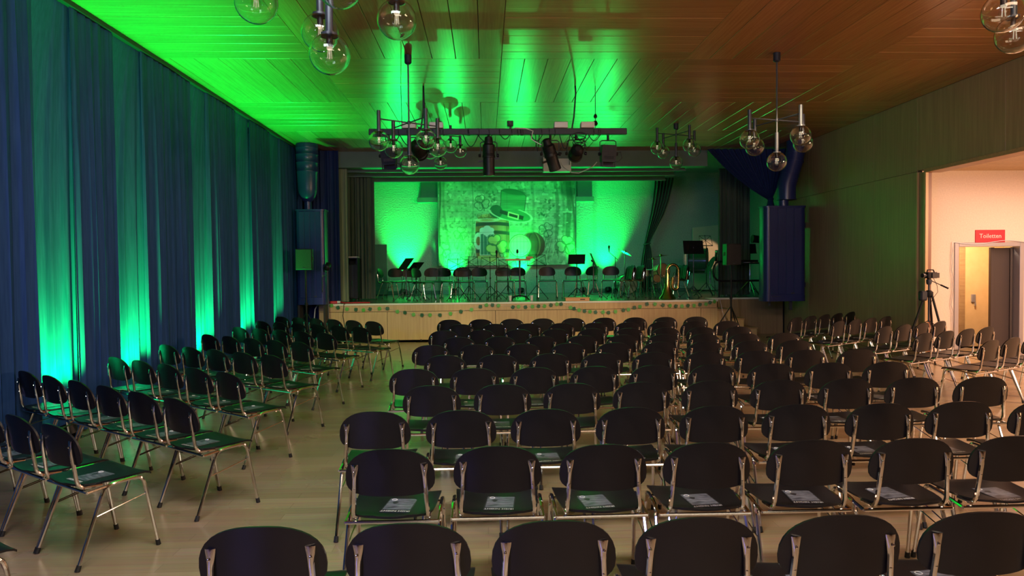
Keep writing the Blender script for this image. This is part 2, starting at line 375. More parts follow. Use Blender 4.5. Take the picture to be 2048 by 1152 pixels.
# right wall: veneer panels, wide opening to the foyer
OP0, OP1, OPZ = 4.6, 11.09, 3.075
wr = struct(MB().box(XR+0.02, XR+0.09, OP1+0.28, 16.6, 0, 4.5).box(XR+0.02, XR+0.22, OP0, OP1+0.28, OPZ+0.06, 4.5)
            .box(XR+0.02, XR+0.22, -4.0, OP0, 0, 4.5).build('wall_right', M['dark'], smooth=0))
def wall_panel(y0, y1, z0, z1): MB().box(XR, XR+0.025, y0+0.002, y1-0.002, z0+0.002, z1-0.002, c=0.002).build('panel', M['wall_wood'], wr, 0)
ys = [OP1+0.28, 12.66, 13.95, 15.24, 16.5]
for a, b in zip(ys[:-1], ys[1:]): wall_panel(a, b, 0.0, 3.12); wall_panel(a, b, 3.12, HC)
ys = [-4.0, -1.4, 1.6, 3.2, OP0]
for a, b in zip(ys[:-1], ys[1:]): wall_panel(a, b, 0.0, HC)
ys = [OP0, 6.2, 7.8, 9.4, OP1+0.28]
for a, b in zip(ys[:-1], ys[1:]): wall_panel(a, b, OPZ+0.06, HC)
MB().box(XR-0.03, XR+0.02, OP1, OP1+0.05, 0, OPZ, c=0.004).build('jamb', M['light_wood'], wr, 0)
MB().box(XR+0.02, XR+0.09, OP1+0.03, OP1+0.06, 0, OPZ, c=0.004).build('jamb_lining', M['door_wood'], wr, 0)
MB().box(XR+0.01, XR+0.06, OP1+0.05, OP1+0.24, 0, OPZ+0.02).build('pocket_face', M['wall_wood'], wr, 0)
MB().box(XR-0.015, XR+0.06, OP1+0.24, OP1+0.28, 0, OPZ+0.03, c=0.004).build('post', M['light_wood'], wr, 0)
MB().box(XR-0.03, XR+0.24, OP0, OP1+0.05, OPZ, OPZ+0.06, c=0.004).build('head_rail', M['step_wood'], wr, 0)

# foyer: end wall with doorway, side walls, boarded ceiling, corridor behind
DX0, DX1, DZ = 8.07, 9.21, 1.925
fe = struct(MB().box(XR+0.06, DX0, FOY_Y, FOY_Y+0.15, 0, 3.4).box(DX1, 11.2, FOY_Y, FOY_Y+0.15, 0, 3.4).box(DX0, DX1, FOY_Y, FOY_Y+0.15, DZ, 3.4)
            .build('wall_foyer_end', M['foyer_plaster'], smooth=0))
struct(MB().box(11.05, 11.2, -4.0, FOY_Y, 0, 3.4).build('wall_foyer_side', M['foyer_plaster'], smooth=0))
fc = struct(MB().box(XR+0.06, 11.2, -4.0, FOY_Y+0.1, 3.235, 3.4).build('ceiling_foyer', M['step_wood'], smooth=0))
k = 0; y = FOY_Y-0.004
while y > 5.0:
    MB().box(XR+0.09, 11.05, y-0.142, y, 3.205, 3.24, c=0.003).build('board', M['light_wood'], fc, 0); y -= 0.15
cor = struct(MB().box(7.4, 10.2, 13.5, 13.6, -0.0, 2.6).box(7.3, 7.4, FOY_Y+0.15, 13.6, 0, 2.6).box(10.1, 10.2, FOY_Y+0.15, 13.6, 0, 2.6).box(7.3, 10.2, FOY_Y+0.15, 13.6, 2.45, 2.6).box(7.3, 10.2, FOY_Y+0.1, 13.6, -0.1, 0.0)
             .build('wall_corridor', M['yellow_wall'], smooth=0))
p = at(1927, 560, 13.45)
MB().box(p.x-0.06, p.x+0.05, 13.47, 13.5, 0, 2.05, c=0.004).build('pilaster', M['step_wood'], cor, 0)
p = at(1945, 601, 13.48)
MB().box(p.x-0.02, p.x+0.06, 13.47, 13.5, p.z-0.03, p.z+0.12, c=0.004).box(p.x+0.03, p.x+0.05, 13.45, 13.47, p.z-0.10, p.z-0.03).build('switch', M['frame_steel'], cor, 0)
dr = struct(MB().box(DX0-0.04, DX0+0.035, FOY_Y-0.02, FOY_Y+0.17, 0, DZ+0.05, c=0.004).box(DX1-0.035, DX1+0.04, FOY_Y-0.02, FOY_Y+0.17, 0, DZ+0.05, c=0.004)
            .box(DX0+0.035, DX1-0.035, FOY_Y-0.02, FOY_Y+0.17, DZ-0.02, DZ+0.05, c=0.004).build('door_1', M['frame_steel'], smooth=0))
lf = MB().box(-0.02, 0.02, 0.0, 0.98, 0.01, DZ-0.03, c=0.003).build('door_leaf', M['door_grey'], dr, 0); lf.location = (DX1-0.06, FOY_Y+0.14, 0); lf.rotation_euler = (0, 0, R(-25))
MB().tube([(-0.02, 0.9, 1.02), (-0.07, 0.9, 1.02), (-0.07, 0.78, 1.02)], 0.009).build('handle', M['lamp_metal'], lf)
MB().box(DX1-0.42, DX1-0.36, FOY_Y+0.15, FOY_Y+0.21, 0.0, DZ-0.03, c=0.003).box(DX1-0.36, DX1-0.06, FOY_Y+0.17, FOY_Y+0.20, 0.01, DZ-0.04).build('side_leaf', M['door_grey'], dr, 0)
# red sign
sg0, sg1 = at(1950, 460, FOY_Y), at(2009, 484.5, FOY_Y)
sg = tag(MB().box(sg0.x, sg1.x, FOY_Y-0.015, FOY_Y-0.001, sg1.z, sg0.z, c=0.003).build('door_sign', M['red'], smooth=0), 'red rectangular sign reading Toiletten above the foyer doorway', 'sign')
def text_mesh(body, size, depth=0.0005):
    cu = bpy.data.curves.new('lettering', 'FONT'); cu.body = body; cu.size = size; cu.align_x = 'CENTER'; cu.align_y = 'CENTER'; cu.extrude = depth
    cu.resolution_u = 2
    o = bpy.data.objects.new('lettering', cu); COL.objects.link(o); dg = bpy.context.evaluated_depsgraph_get()
    me = bpy.data.meshes.new_from_object(o.evaluated_get(dg)); bpy.data.objects.remove(o); bpy.data.curves.remove(cu); return me
tm = text_mesh('Toiletten', 0.105, 0.001); tm.materials.append(M['white'])
link('lettering', tm, sg, ((sg0.x+sg1.x)/2, FOY_Y-0.017, (sg0.z+sg1.z)/2), (R(90), 0, 0))
# cable lights strung round the door frame
g = MB(); rr = random.Random(5); P = []
for z in np.linspace(0.2, DZ+0.06, 16): P.append((DX0-0.09+rr.uniform(-.02, .02), FOY_Y-0.03, z))
for x in np.linspace(DX0, DX1+0.05, 12): P.append((x, FOY_Y-0.03, DZ+0.05-0.05*math.sin((x-DX0)/(DX1-DX0)*6.28)*0.6))
for z in np.linspace(DZ-0.05, 1.35, 8): P.append((DX1+0.13+rr.uniform(-.015, .015), FOY_Y-0.03, z))
g.tube(P, 0.006, 5)
tag(g.build('cable', M['frame_steel']), 'thin grey cable strung loosely around the foyer doorway frame', 'cable')

# proscenium, stage shell
l0, l1 = at(673, 303, YF), at(1415, 332, YF)
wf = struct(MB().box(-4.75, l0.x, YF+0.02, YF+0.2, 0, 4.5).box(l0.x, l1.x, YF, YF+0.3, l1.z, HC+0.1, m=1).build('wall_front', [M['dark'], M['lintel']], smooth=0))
struct(MB().box(-5.2, 8.2, YB, YB+0.2, 0, 5.0).build('wall_stage_back', M['plaster'], smooth=0))
struct(MB().box(-5.2, -5.0, YF+0.2, YB, 0, 5.0).build('wall_stage_left', M['plaster'], smooth=0))
struct(MB().box(8.0, 8.2, YF, YB, 0, 5.0).box(XR+0.22, 8.2, YF, YF+0.15, 0, 5.0).build('wall_stage_right', M['plaster'], smooth=0))
struct(MB().box(-5.2, 8.2, YF+0.3, YB+0.2, HC+0.15, HC+0.3).build('ceiling_stage', M['plaster'], smooth=0))
# horizontal valance boards under the lintel
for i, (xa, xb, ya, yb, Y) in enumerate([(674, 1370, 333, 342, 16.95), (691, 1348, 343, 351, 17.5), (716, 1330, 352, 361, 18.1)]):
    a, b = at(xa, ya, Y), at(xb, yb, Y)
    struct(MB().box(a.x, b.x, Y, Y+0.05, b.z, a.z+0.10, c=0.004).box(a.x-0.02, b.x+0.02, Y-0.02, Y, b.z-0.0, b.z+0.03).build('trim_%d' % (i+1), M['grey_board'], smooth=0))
# pier behind the banner and the two ledges
a, b = at(880, 400, YB), at(1184, 400, YB)
pier = struct(MB().box(a.x, b.x, YB-0.14, YB, ZS, a.z-0.02).build('trim_4', M['plaster'], smooth=0))
a, b = at(834, 395, YB-0.25), at(1188, 403, YB-0.25)
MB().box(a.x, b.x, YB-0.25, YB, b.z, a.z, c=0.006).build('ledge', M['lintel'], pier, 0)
bx = MB()
for x0, x1, sl in ((at(838, 0, YB).x, at(876, 0, YB).x, 0), (at(1150, 0, YB).x, at(1180, 0, YB).x, 1)):
    bx.box(x0, x1, YB-0.18, YB, a.z, a.z+0.55)
bx.build('ledge_backing', M['grey_board'], pier, 0)
struct(MB().box(-5.0, 8.0, YB-0.025, YB, ZS, ZS+0.10, c=0.004).build('baseboard_stage', M['grey_board'], smooth=0))

# stage body: apron with oak front, white nosing, set back wing on the right
AX0, AX1, AY = -3.67, 5.19, 15.73
st = thing('stage', 'raised stage with light oak panelled front and pale edge', 'stage', (0, 0, 0))
MB().box(-4.75, 8.0, YF+0.15, YB, 0.0, ZS-0.02).box(AX0+0.01, AX1-0.01, AY+0.02, YF+0.15, 0.0, ZS-0.02).build('core', M['dark'], st, 0)
MB().box(AX0, AX1, AY, YF+0.1, ZS-0.02, ZS).box(-4.75, 8.0, YF+0.1, YB, ZS-0.02, ZS).build('deck', M['stage_floor'], st, 0)
MB().box(AX0-0.01, AX1+0.01, AY-0.012, AY+0.03, ZS-0.035, ZS+0.004, c=0.004).box(AX1, XR, YF+0.085, YF+0.13, ZS-0.035, ZS+0.004, c=0.004).box(AX1-0.03, AX1+0.01, AY, YF+0.1, ZS-0.035, ZS+0.004, c=0.004).build('nosing', M['edge'], st, 0)
xs = [AX0]+[at(x, 650, AY).x for x in (775, 991, 1208)]+[AX1-0.38, AX1]
MB().box(AX0, AX1, AY, AY+0.02, ZS-0.175, ZS-0.036, c=0.002).build('fascia', M['light_wood'], st, 0)
for a, b in zip(xs[:-1], xs[1:]):
    o = MB().box(a+0.004, b-0.004, AY+0.004, AY+0.022, 0.05, ZS-0.183, c=0.002).build('panel', M['light_wood'], st, 0)
MB().box(AX0, AX1, AY+0.02, AY+0.03, 0.0, 0.06).build('plinth', M['dark'], st, 0)
MB().box(AX1-0.02, AX1, AY, YF+0.1, 0.0, ZS-0.036, c=0.002).build('side_panel', M['light_wood'], st, 0)
MB().box(AX1, XR, YF+0.09, YF+0.15, 0.0, ZS-0.036).build('wing_front', M['wall_wood'], st, 0)
p = onz(842, 684, 0.05); p = at(842, 682, AY)
MB().lathe([(0.02, 0), (0.02, 0.006), (0.012, 0.01)], 12, M=Matrix.Rotation(R(90), 4, 'X'), o=(p.x, AY+0.004, p.z+0.02)).build('vent_hole', M['rubber'], st)
sp = thing('stage_steps', 'light oak stage steps descending to the right beside the apron', 'steps', (AX1+0.03, YF-0.62, 0))
for i, (w, h) in enumerate([(0.32, 0.645), (0.62, 0.43), (0.92, 0.215)]):
    x0 = 0 if i == 0 else (0.0, 0.32, 0.62)[i]
    MB().box(x0, w, 0.0, 0.68, 0.0, h-0.03).build('riser', M['light_wood'], sp, 0)
    MB().box(x0, w+0.02, -0.015, 0.69, h-0.03, h, c=0.004).build('tread', M['step_wood'], sp, 0)

# ------------------------------------------------------------------ curtains
def fold_curve(n, seed, wl=0.16, amp=0.05):
    r = random.Random(seed); xs = np.linspace(0, 1, n); y = np.zeros(n); ph = r.uniform(0, 6)
    return lambda s: amp*(math.sin(6.283*s/wl+ph+1.7*math.sin(6.283*s/(wl*3.7)+ph))*0.7+0.35*math.sin(6.283*s/(wl*0.43)+2*ph))
def curtain(name, label, material, path, z0, z1, seed, wl=0.16, amp=0.05, top_amp=0.35, n=None, nz=10, top_x=None, parent=None, cat='curtain', group=None):
    """path: list of plan points; folds run perpendicular to it, tighter at the top"""
    P = [Vector((x, y, 0)) for x, y in path]; L = [0]
    for a, b in zip(P[:-1], P[1:]): L.append(L[-1]+(b-a).length)
    n = n or max(12, int(L[-1]/0.022)); fc = fold_curve(n, seed, wl, amp); r = random.Random(seed+99)
    def pt(s):
        d = s*L[-1]
        for i in range(len(P)-1):
            if d <= L[i+1]+1e-9:
                t = (d-L[i])/(L[i+1]-L[i]); tg = (P[i+1]-P[i]).normalized(); return P[i].lerp(P[i+1], t), tg, d
        return P[-1], tg, d
    def f(u, v):
        p, tg, d = pt(u); nrm = Vector((-tg.y, tg.x, 0))
        k = 1-(1-top_amp)*v**1.5
        w = 0.012*math.sin(d*9+v*3)*(1-v)
        x = p.x+nrm.x*(fc(d)*k+w)
        if top_x is not None: x += (top_x-x)*max(0.0, (v-0.45)/0.55)**2*0.97
        return (x, p.y+nrm.y*(fc(d)*k+w), z0+(z1-z0)*v)
    def b(u, v):
        q = f(u, v); p, tg, d = pt(u); nrm = Vector((-tg.y, tg.x, 0)); return (q[0]-nrm.x*0.004, q[1]-nrm.y*0.004, q[2])
    o = MB().shell(f, b, n, nz).build(name, material, parent, 60)
    if parent is None: tag(o, label, cat, group)
    return o
struct(MB().box(XL-0.10, XL+0.035, -3.9, 16.2, HC-0.055, HC-0.001, c=0.004).build('trim_5', M['dark'], smooth=0))
# the blue curtain along the left: flat lengths between uplit bays whose cloth slants back into the wall
prev = -3.6
names = ['nearest the camera', 'between first and second green-lit bays', 'between second and third green-lit bays', 'between third and fourth green-lit bays', 'between fourth and fifth green-lit bays']
for i, (a, b) in enumerate(CURT_STRIPS):
    if i == 0:
        curtain('blue_curtain', 'long blue curtain length on left wall, '+names[0], M['blue_cloth'], [(XL, prev), (XL, a)], 0.02, HC-0.057, 11+i, 0.2, 0.05, nz=8, n=380)
    else:
        curtain('blue_curtain', 'blue pleated curtain length on left wall '+names[i], M['blue_cloth'], [(XL, prev), (XL, a)], 0.02, HC-0.057, 11+i, 0.17, 0.045)
    curtain('bay_curtain', '%s green-lit curtain bay from the camera along the left wall' % ORD[i], M['blue_cloth'],
            [(XL-0.32, a-0.08), (XL-0.30, a+0.22), (XL-0.16, a+0.42), (XL-0.02, b+0.02)], 0.02, HC-0.057, 31+i, 0.19, 0.035, 0.6, nz=20, top_x=XL-0.02)
    prev = b-0.02
curtain('blue_curtain', 'blue pleated curtain length beyond the fifth green-lit bay by heater', M['blue_cloth'], [(XL, prev), (XL, 16.2)], 0.02, HC-0.057, 21, 0.17, 0.04)
a0, b0 = at(596, 500, 16.3), at(680, 500, 16.3)
curtain('navy_curtain', 'dark navy curtain hanging behind the left blue heater', M['navy_cloth'], [(XL+0.05, 16.25), (b0.x, 16.3)], 0.05, HC-0.01, 41, 0.12, 0.035, 0.7)
# pale leg curtain and grey stage curtain at the left of the stage
a, b = at(675, 400, 16.75), at(696, 400, 16.75)
curtain('pale_curtain', 'narrow pale olive curtain leg at left edge of stage opening', M['pale_cloth'], [(a.x-0.1, 16.75), (b.x, 16.72)], ZS+0.01, 3.98, 51, 0.11, 0.016, 0.7)
a, b = at(690, 400, 17.7), at(748, 400, 17.7)
curtain('stage_curtain', 'grey pleated curtain drawn open at the left side of stage', M['grey_cloth'], [(a.x-0.3, 17.6), (b.x, 17.75)], ZS+0.03, at(720, 358, 17.7).z+0.1, 52, 0.10, 0.05, 0.6)
a, b = at(1437, 400, 17.6), at(1500, 400, 17.6)
curtain('stage_curtain', 'dark grey pleated curtain hanging at the right side of stage', M['grey_cloth'], [(a.x, 17.6), (b.x, 17.6)], ZS+0.03, 4.05, 53, 0.10, 0.05, 0.6)
# gathered curtain, tied
YG = 21.2
prof = [(355, 1310, 1348), (375, 1309, 1344), (400, 1306, 1338), (430, 1301, 1327), (455, 1296, 1314), (475, 1291.5, 1304), (487, 1289, 1299), (498, 1287, 1302), (515, 1284, 1304), (540, 1281, 1305), (588, 1278, 1306)]
def gath(off):
    def f(u, v):
        q = v*(len(prof)-1); i = min(int(q), len(prof)-2); t = q-i
        y, xa, xb = [prof[i][k]*(1-t)+prof[i+1][k]*t for k in range(3)]
        p = at(xa+(xb-xa)*u, y, YG); w = (xb-xa)/40
        return (p.x, YG+off+0.07*w**0.6*math.sin(u*6.283*5.5)+0.02*math.sin(u*31), p.z)
    return f
o = tag(MB().shell(gath(0), gath(0.006), 70, 40).build('tied_curtain', M['grey_cloth'], smooth=60), 'grey curtain gathered and tied at its waist right of the banner', 'curtain')
p = at(1294, 488, YG)
MB().tube([(p.x+0.10*math.cos(t), YG+0.10*math.sin(t), p.z+0.02*math.cos(t)) for t in np.linspace(0, 6.1, 16)], 0.018, 6).build('tie_band', M['grey_cloth'], o)
# blue swag at the right, tied beside the duct
YW = 16.2
def swag(off):
    tie = at(1541, 398, YW)
    def f(u, v):
        top = Vector((at(1414+(1585-1414)*u, 0, YW).x, YW, HC-0.02))
        end = tie+Vector(((u-0.5)*0.10, 0, (0.5-u)*-0.04))
        mid = top.lerp(end, 0.5)+Vector((-0.10*(1-u), 0, -0.12*(1-u)-0.02))
        p = (1-v)**2*top+2*v*(1-v)*mid+v*v*end
        amp = 0.05*(1-0.5*v)
        return (p.x, YW+off+amp*math.sin(u*6.283*13)*(0.4+0.6*math.sin(math.pi*min(1, v+0.25))), p.z)
    return f
o = tag(MB().shell(swag(0), swag(0.006), 110, 24).build('swag_curtain', M['navy_cloth'], smooth=60), 'dark blue curtain swept into a tied swag beside the right duct', 'curtain')
tie = at(1541, 398, YW)
MB().lathe([(0.055, 0.03), (0.075, 0.0), (0.06, -0.03)], 14, o=tie).build('tie_band', M['navy_cloth'], o)
MB().lathe([(0.055, -0.02), (0.11, -0.25), (0.14, -0.6)], 14, o=tie).build('tail', M['navy_cloth'], o)

# ------------------------------------------------------------------ chairs
def y_back(x, z): return -0.205-0.16*(z-0.60)+0.034*(x/0.21)**2
def chair_parts():
    d = {}
    # seat
    N = 10; ys = [-0.205, -0.198, -0.18, -0.15, -0.10, -0.03, 0.05, 0.12, 0.17, 0.196, 0.21]
    hw = [0.085, 0.125, 0.158, 0.181, 0.196, 0.203, 0.208, 0.212, 0.214, 0.212, 0.205]
    zc = [0.452, 0.451, 0.449, 0.447, 0.445, 0.444, 0.445, 0.447, 0.447, 0.441, 0.430]
    def top(u, v):
        i = min(int(v*N+1e-6), N); s = u*2-1
        return (s*hw[i], ys[i]-0.0*abs(s), zc[i]-0.008*(1-s*s)+0.004)
    def bot(u, v): q = top(u, v); return (q[0]*0.985, q[1], q[2]-0.011)
    d['seat'] = MB().shell(top, bot, 6, N).mesh('seat', M['black_ply'], 35)
    # backrest: broad arched top, flatter rounded bottom
    zm = 0.628
    def edge(x):
        t = min(abs(x)/0.212, 1.0)
        return zm+0.152*(1-t**2.45)**(1/2.25), zm-0.082*(1-t**3.8)**(1/2.8)
    xs = [-0.212*math.cos(math.pi*i/18) for i in range(19)]
    def bk(off):
        def f(u, v):
            x = xs[min(int(round(u*18)), 18)]; zt, zb = edge(x); z = zb+(zt-zb)*v
            return (x, y_back(x, z)+off, z)
        return f
    d['backrest'] = MB().shell(bk(0), bk(-0.011), 18, 6).mesh('backrest', M['black_ply'], 50)
    # frame
    rt = 0.0108
    for s in (-1, 1):
        X = 0.235*s; XT = 0.222*s
        rl = [(X, -0.225, 0.012), (XT+0.001*s, -0.085, 0.375)]
        fl = [(X, 0.225, 0.012), (XT, 0.160, 0.375)]
        for nm, q in (('rear', rl), ('front', fl)):
            d['leg_%s%d' % (nm, s)] = MB().tube(q, rt, 8).mesh('leg', M['chrome'])
            a = Vector(q[0]); b = (Vector(q[1])-a).normalized()
            d['glide_%s%d' % (nm, s)] = MB().tube([a-b*0.011, a+b*0.022], [rt*1.35, rt*1.2], 8).mesh('glide', M['rubber'])
            d['legf_%s%d' % (nm, s)] = MB().tube(q, rt, 6).tube([a-b*0.011, a+b*0.022], [rt*1.35, rt*1.2], 6, m=1).mesh('leg', [M['chrome'], M['rubber']])
        rail = [rl[1], (XT, -0.070, 0.405), (XT, -0.045, 0.422), (XT, -0.01, 0.428), (XT, 0.10, 0.432), (XT, 0.132, 0.425), (XT, 0.150, 0.405), fl[1]]
        mb = MB().tube(rail, rt, 8)
        mb.tube([(XT, 0.06, 0.425), (XT-0.03*s, 0.06, 0.432)], 0.006, 6)
        d['rail%d' % s] = mb.mesh('side_rail', M['chrome'])
        # back upright, flared flat at the top and screwed on
        U = 0.163*s; yb = lambda z: y_back(U, z)-0.011
        pts = [(U, yb(0.702)-0.004, 0.702), (U, yb(0.69)-0.006, 0.690), (U+0.0005*s, yb(0.66)-0.009, 0.660), (U+0.002*s, yb(0.63)-0.011, 0.630), (U+0.006*s, yb(0.56)-0.012, 0.555),
               (U+0.012*s, -0.192, 0.475), (U+0.013*s, -0.180, 0.447), (U+0.014*s, -0.160, 0.430), (U+0.014*s, -0.06, 0.424)]
        mb = MB().tube(pts, [0.0175, 0.0165, 0.0125, 0.0108, rt, rt, rt, rt, rt], 8, ref=(1, 0, 0), ry=[0.004, 0.006, 0.009, 0.0105, rt, rt, rt, rt, rt])
        for z in (0.668, 0.585):
            c = Vector((U+0.003*s, yb(z)-0.019, z))
            mb.lathe([(0.0058, 0), (0.005, 0.003), (0.002, 0.0045)], 8, o=c, M=Matrix.Rotation(R(90), 4, 'X'))
        d['up%d' % s] = mb.mesh('back_upright', M['chrome'])
        d['rod%d' % s] = MB().tube([(0.229*s, -0.130, 0.265), (0.222*s, 0.168, 0.325)], 0.0036, 6).mesh('side_rod', M['chrome'])
    d['cross'] = MB().tube([(-0.222, -0.160, 0.408), (0.222, -0.160, 0.408)], 0.0095, 8).tube([(-0.222, 0.10, 0.42), (0.222, 0.10, 0.42)], 0.0075, 6)\
        .tube([(-0.222, -0.160, 0.408), (-0.222, -0.045, 0.420)], 0.0085, 6).tube([(0.222, -0.160, 0.408), (0.222, -0.045, 0.420)], 0.0085, 6).mesh('crossbar', M['chrome'])
    return d
CP = chair_parts()
def chair(name, label, loc, rz, group, near=True):
    t = thing(name, label, 'chair', loc, rz, group)
    link('seat', CP['seat'], t); link('backrest', CP['backrest'], t); link('crossbar', CP['cross'], t)
    for s in (-1, 1):
        for nm in ('rear', 'front'):
            if near:
                l = link('leg', CP['leg_%s%d' % (nm, s)], t); link('glide', CP['glide_%s%d' % (nm, s)], l)
            else: link('leg', CP['legf_%s%d' % (nm, s)], t)
        link('side_rail', CP['rail%d' % s], t); link('back_upright', CP['up%d' % s], t); link('side_rod', CP['rod%d' % s], t)
    return t

# A5 event flyers lying on the seats
def flyer_print():
    m = mat('flyer photograph', (0.3, 0.32, 0.36), 0.35); nt = m.node_tree; N = nt.nodes; L = nt.links; b = N['Principled BSDF']
    tc = N.new('ShaderNodeTexCoord'); mp = N.new('ShaderNodeMapping'); mp.inputs['Scale'].default_value = (14, 55, 1); L.new(tc.outputs['Object'], mp.inputs[0])
    no = N.new('ShaderNodeTexNoise'); no.inputs['Scale'].default_value = 1; no.inputs['Detail'].default_value = 6; L.new(mp.outputs[0], no.inputs[0])
    cr = N.new('ShaderNodeValToRGB'); cr.color_ramp.elements[0].position = 0.32; cr.color_ramp.elements[1].position = 0.68
    cr.color_ramp.elements[0].color = (0.025, 0.028, 0.04, 1); cr.color_ramp.elements[1].color = (0.25, 0.26, 0.31, 1)
    L.new(no.outputs[0], cr.inputs[0]); L.new(cr.outputs[0], b.inputs['Base Color']); return m
M['flyer'] = flyer_print(); M['flyer_black'] = mat('flyer black border', (0.03, 0.03, 0.035), 0.35)
mb = MB().box(-0.074, 0.074, -0.105, 0.105, 0, 0.0012)
FLY = mb.mesh('event_flyer', M['flyer_black'], 0)
pic = MB().box(-0.068, 0.068, -0.066, 0.098, 0.0012, 0.0016)
pic.tube(arc((-0.045, 0.078, 0.0019), 0.013, 0, 6.283, 12, (1, 0, 0), (0, 1, 0))[:-1], 0.002, 4, m=1, closed=True)
pic.prism([(-0.030+0.014*math.cos(t)*(1+0.3*math.sin(3*t)), 0.035+0.018*math.sin(t)) for t in np.linspace(0, 6.28, 12)[:-1]], 0.0016, 0.0018, m=2)
FLY_PIC = pic.mesh('picture', [M['flyer'], M['paper'], M['flyer_black']], 0)
tm = text_mesh('IRISH NIGHT', 0.026, 0.0003); tm.materials.append(M['paper'])
FLY_TXT = tm; rf = random.Random(17)
def flyer(label, loc, rz, group):
    a = rz+math.pi+rf.uniform(-0.13, 0.13)
    ox, oy = rf.uniform(-0.03, 0.03), rf.uniform(-0.03, 0.03)
    c, s = math.cos(rz), math.sin(rz)
    x, y = ox, oy-0.05
    # printed head of the sheet points to the back of the chair
    o = link('event_flyer', FLY, None, (loc[0]+c*x-s*y, loc[1]+s*x+c*y, 0.4425), (R(0.6), 0, a)); tag(o, label, 'flyer', group)
    link('picture', FLY_PIC, o, (0, -0.004, 0)).rotation_euler = (0, 0, math.pi)
    link('lettering', FLY_TXT, o, (0, 0.086, 0.0016))
    return o

rj = random.Random(23)
CENTER = [(2.33, -0.76, 0.491, 6), (3.33, -0.46, 0.507, 7), (4.20, -0.67, 0.512, 9), (5.12, -0.40, 0.512, 9), (5.98, -0.62, 0.512, 9), (6.90, -0.40, 0.512, 9),
          (7.83, -0.62, 0.512, 9), (8.70, -0.34, 0.508, 9), (9.66, -0.58, 0.508, 9), (10.70, -0.38, 0.508, 9), (11.70, -0.60, 0.512, 9)]
for r, (Y, X0, step, n) in enumerate(CENTER):
    for k in range(n):
        x, y = X0+step*k, Y+0.235+rj.uniform(-0.012, 0.012)
        rz = R(rj.uniform(-1.0, 1.0))
        where = "centre block's %s row from camera, %s seat from the left end" % (ORD[r], ORD[k])
        chair('stacking_chair', 'black chair in '+where, (x, y, 0), rz, 'chairs of the centre block', r < 4)
        if r < 5: flyer('grey flyer on '+where, (x, y), rz, 'flyers on the centre block')
LEFT = [(-2.31, 3.05), (-2.28, 4.20), (-1.93, 4.95), (-2.03, 6.15), (-2.02, 7.32), (-2.05, 8.55), (-2.03, 9.74), (-1.72, 10.64), (-1.71, 11.75)]
LN = [3, 5, 6, 6, 6, 6, 6, 6, 6]; LA = [37, 36, 37.5, 38, 37, 38, 37, 38, 38]
for r, (x0, y0) in enumerate(LEFT):
    for k in range(LN[r]):
        a = R(LA[r]); x, y = x0-0.477*k*math.cos(a), y0+0.477*k*math.sin(a)
        if x < -3.84: continue
        rz = -a+R(rj.uniform(-1.2, 1.2))
        where = "slanted left block's %s row from camera, %s from the aisle" % (ORD[r], ORD[k])
        chair('stacking_chair', 'black chair in '+where, (x, y, 0), rz, 'chairs of the slanted left block', r < 5)
        if r < 6: flyer('grey flyer on seat in '+where, (x, y), rz, 'flyers on the left block')
RIGHT = [(5.44, 7.77, 0.49, 29.5, 4), (5.24, 8.64, 0.50, 29, 4), (5.30, 9.61, 0.49, 31, 4), (5.15, 10.59, 0.49, 35, 4), (4.90, 11.48, 0.46, 37, 5)]
for r, (x0, y0, stp, ang, n) in enumerate(RIGHT):
    for k in range(n):
        a = R(ang); x, y = x0+stp*k*math.cos(a), y0+stp*k*math.sin(a)
        rz = a+R(rj.uniform(-1.2, 1.2))
        where = "slanted right block's %s row from camera, %s from the aisle" % (ORD[r], ORD[k])
        chair('stacking_chair', 'black chair in '+where, (x, y, 0), rz, 'chairs of the slanted right block', False)
        if r in (3, 4) and k < 3: flyer('grey flyer on seat in '+where, (x, y), rz, 'flyers on the right block')

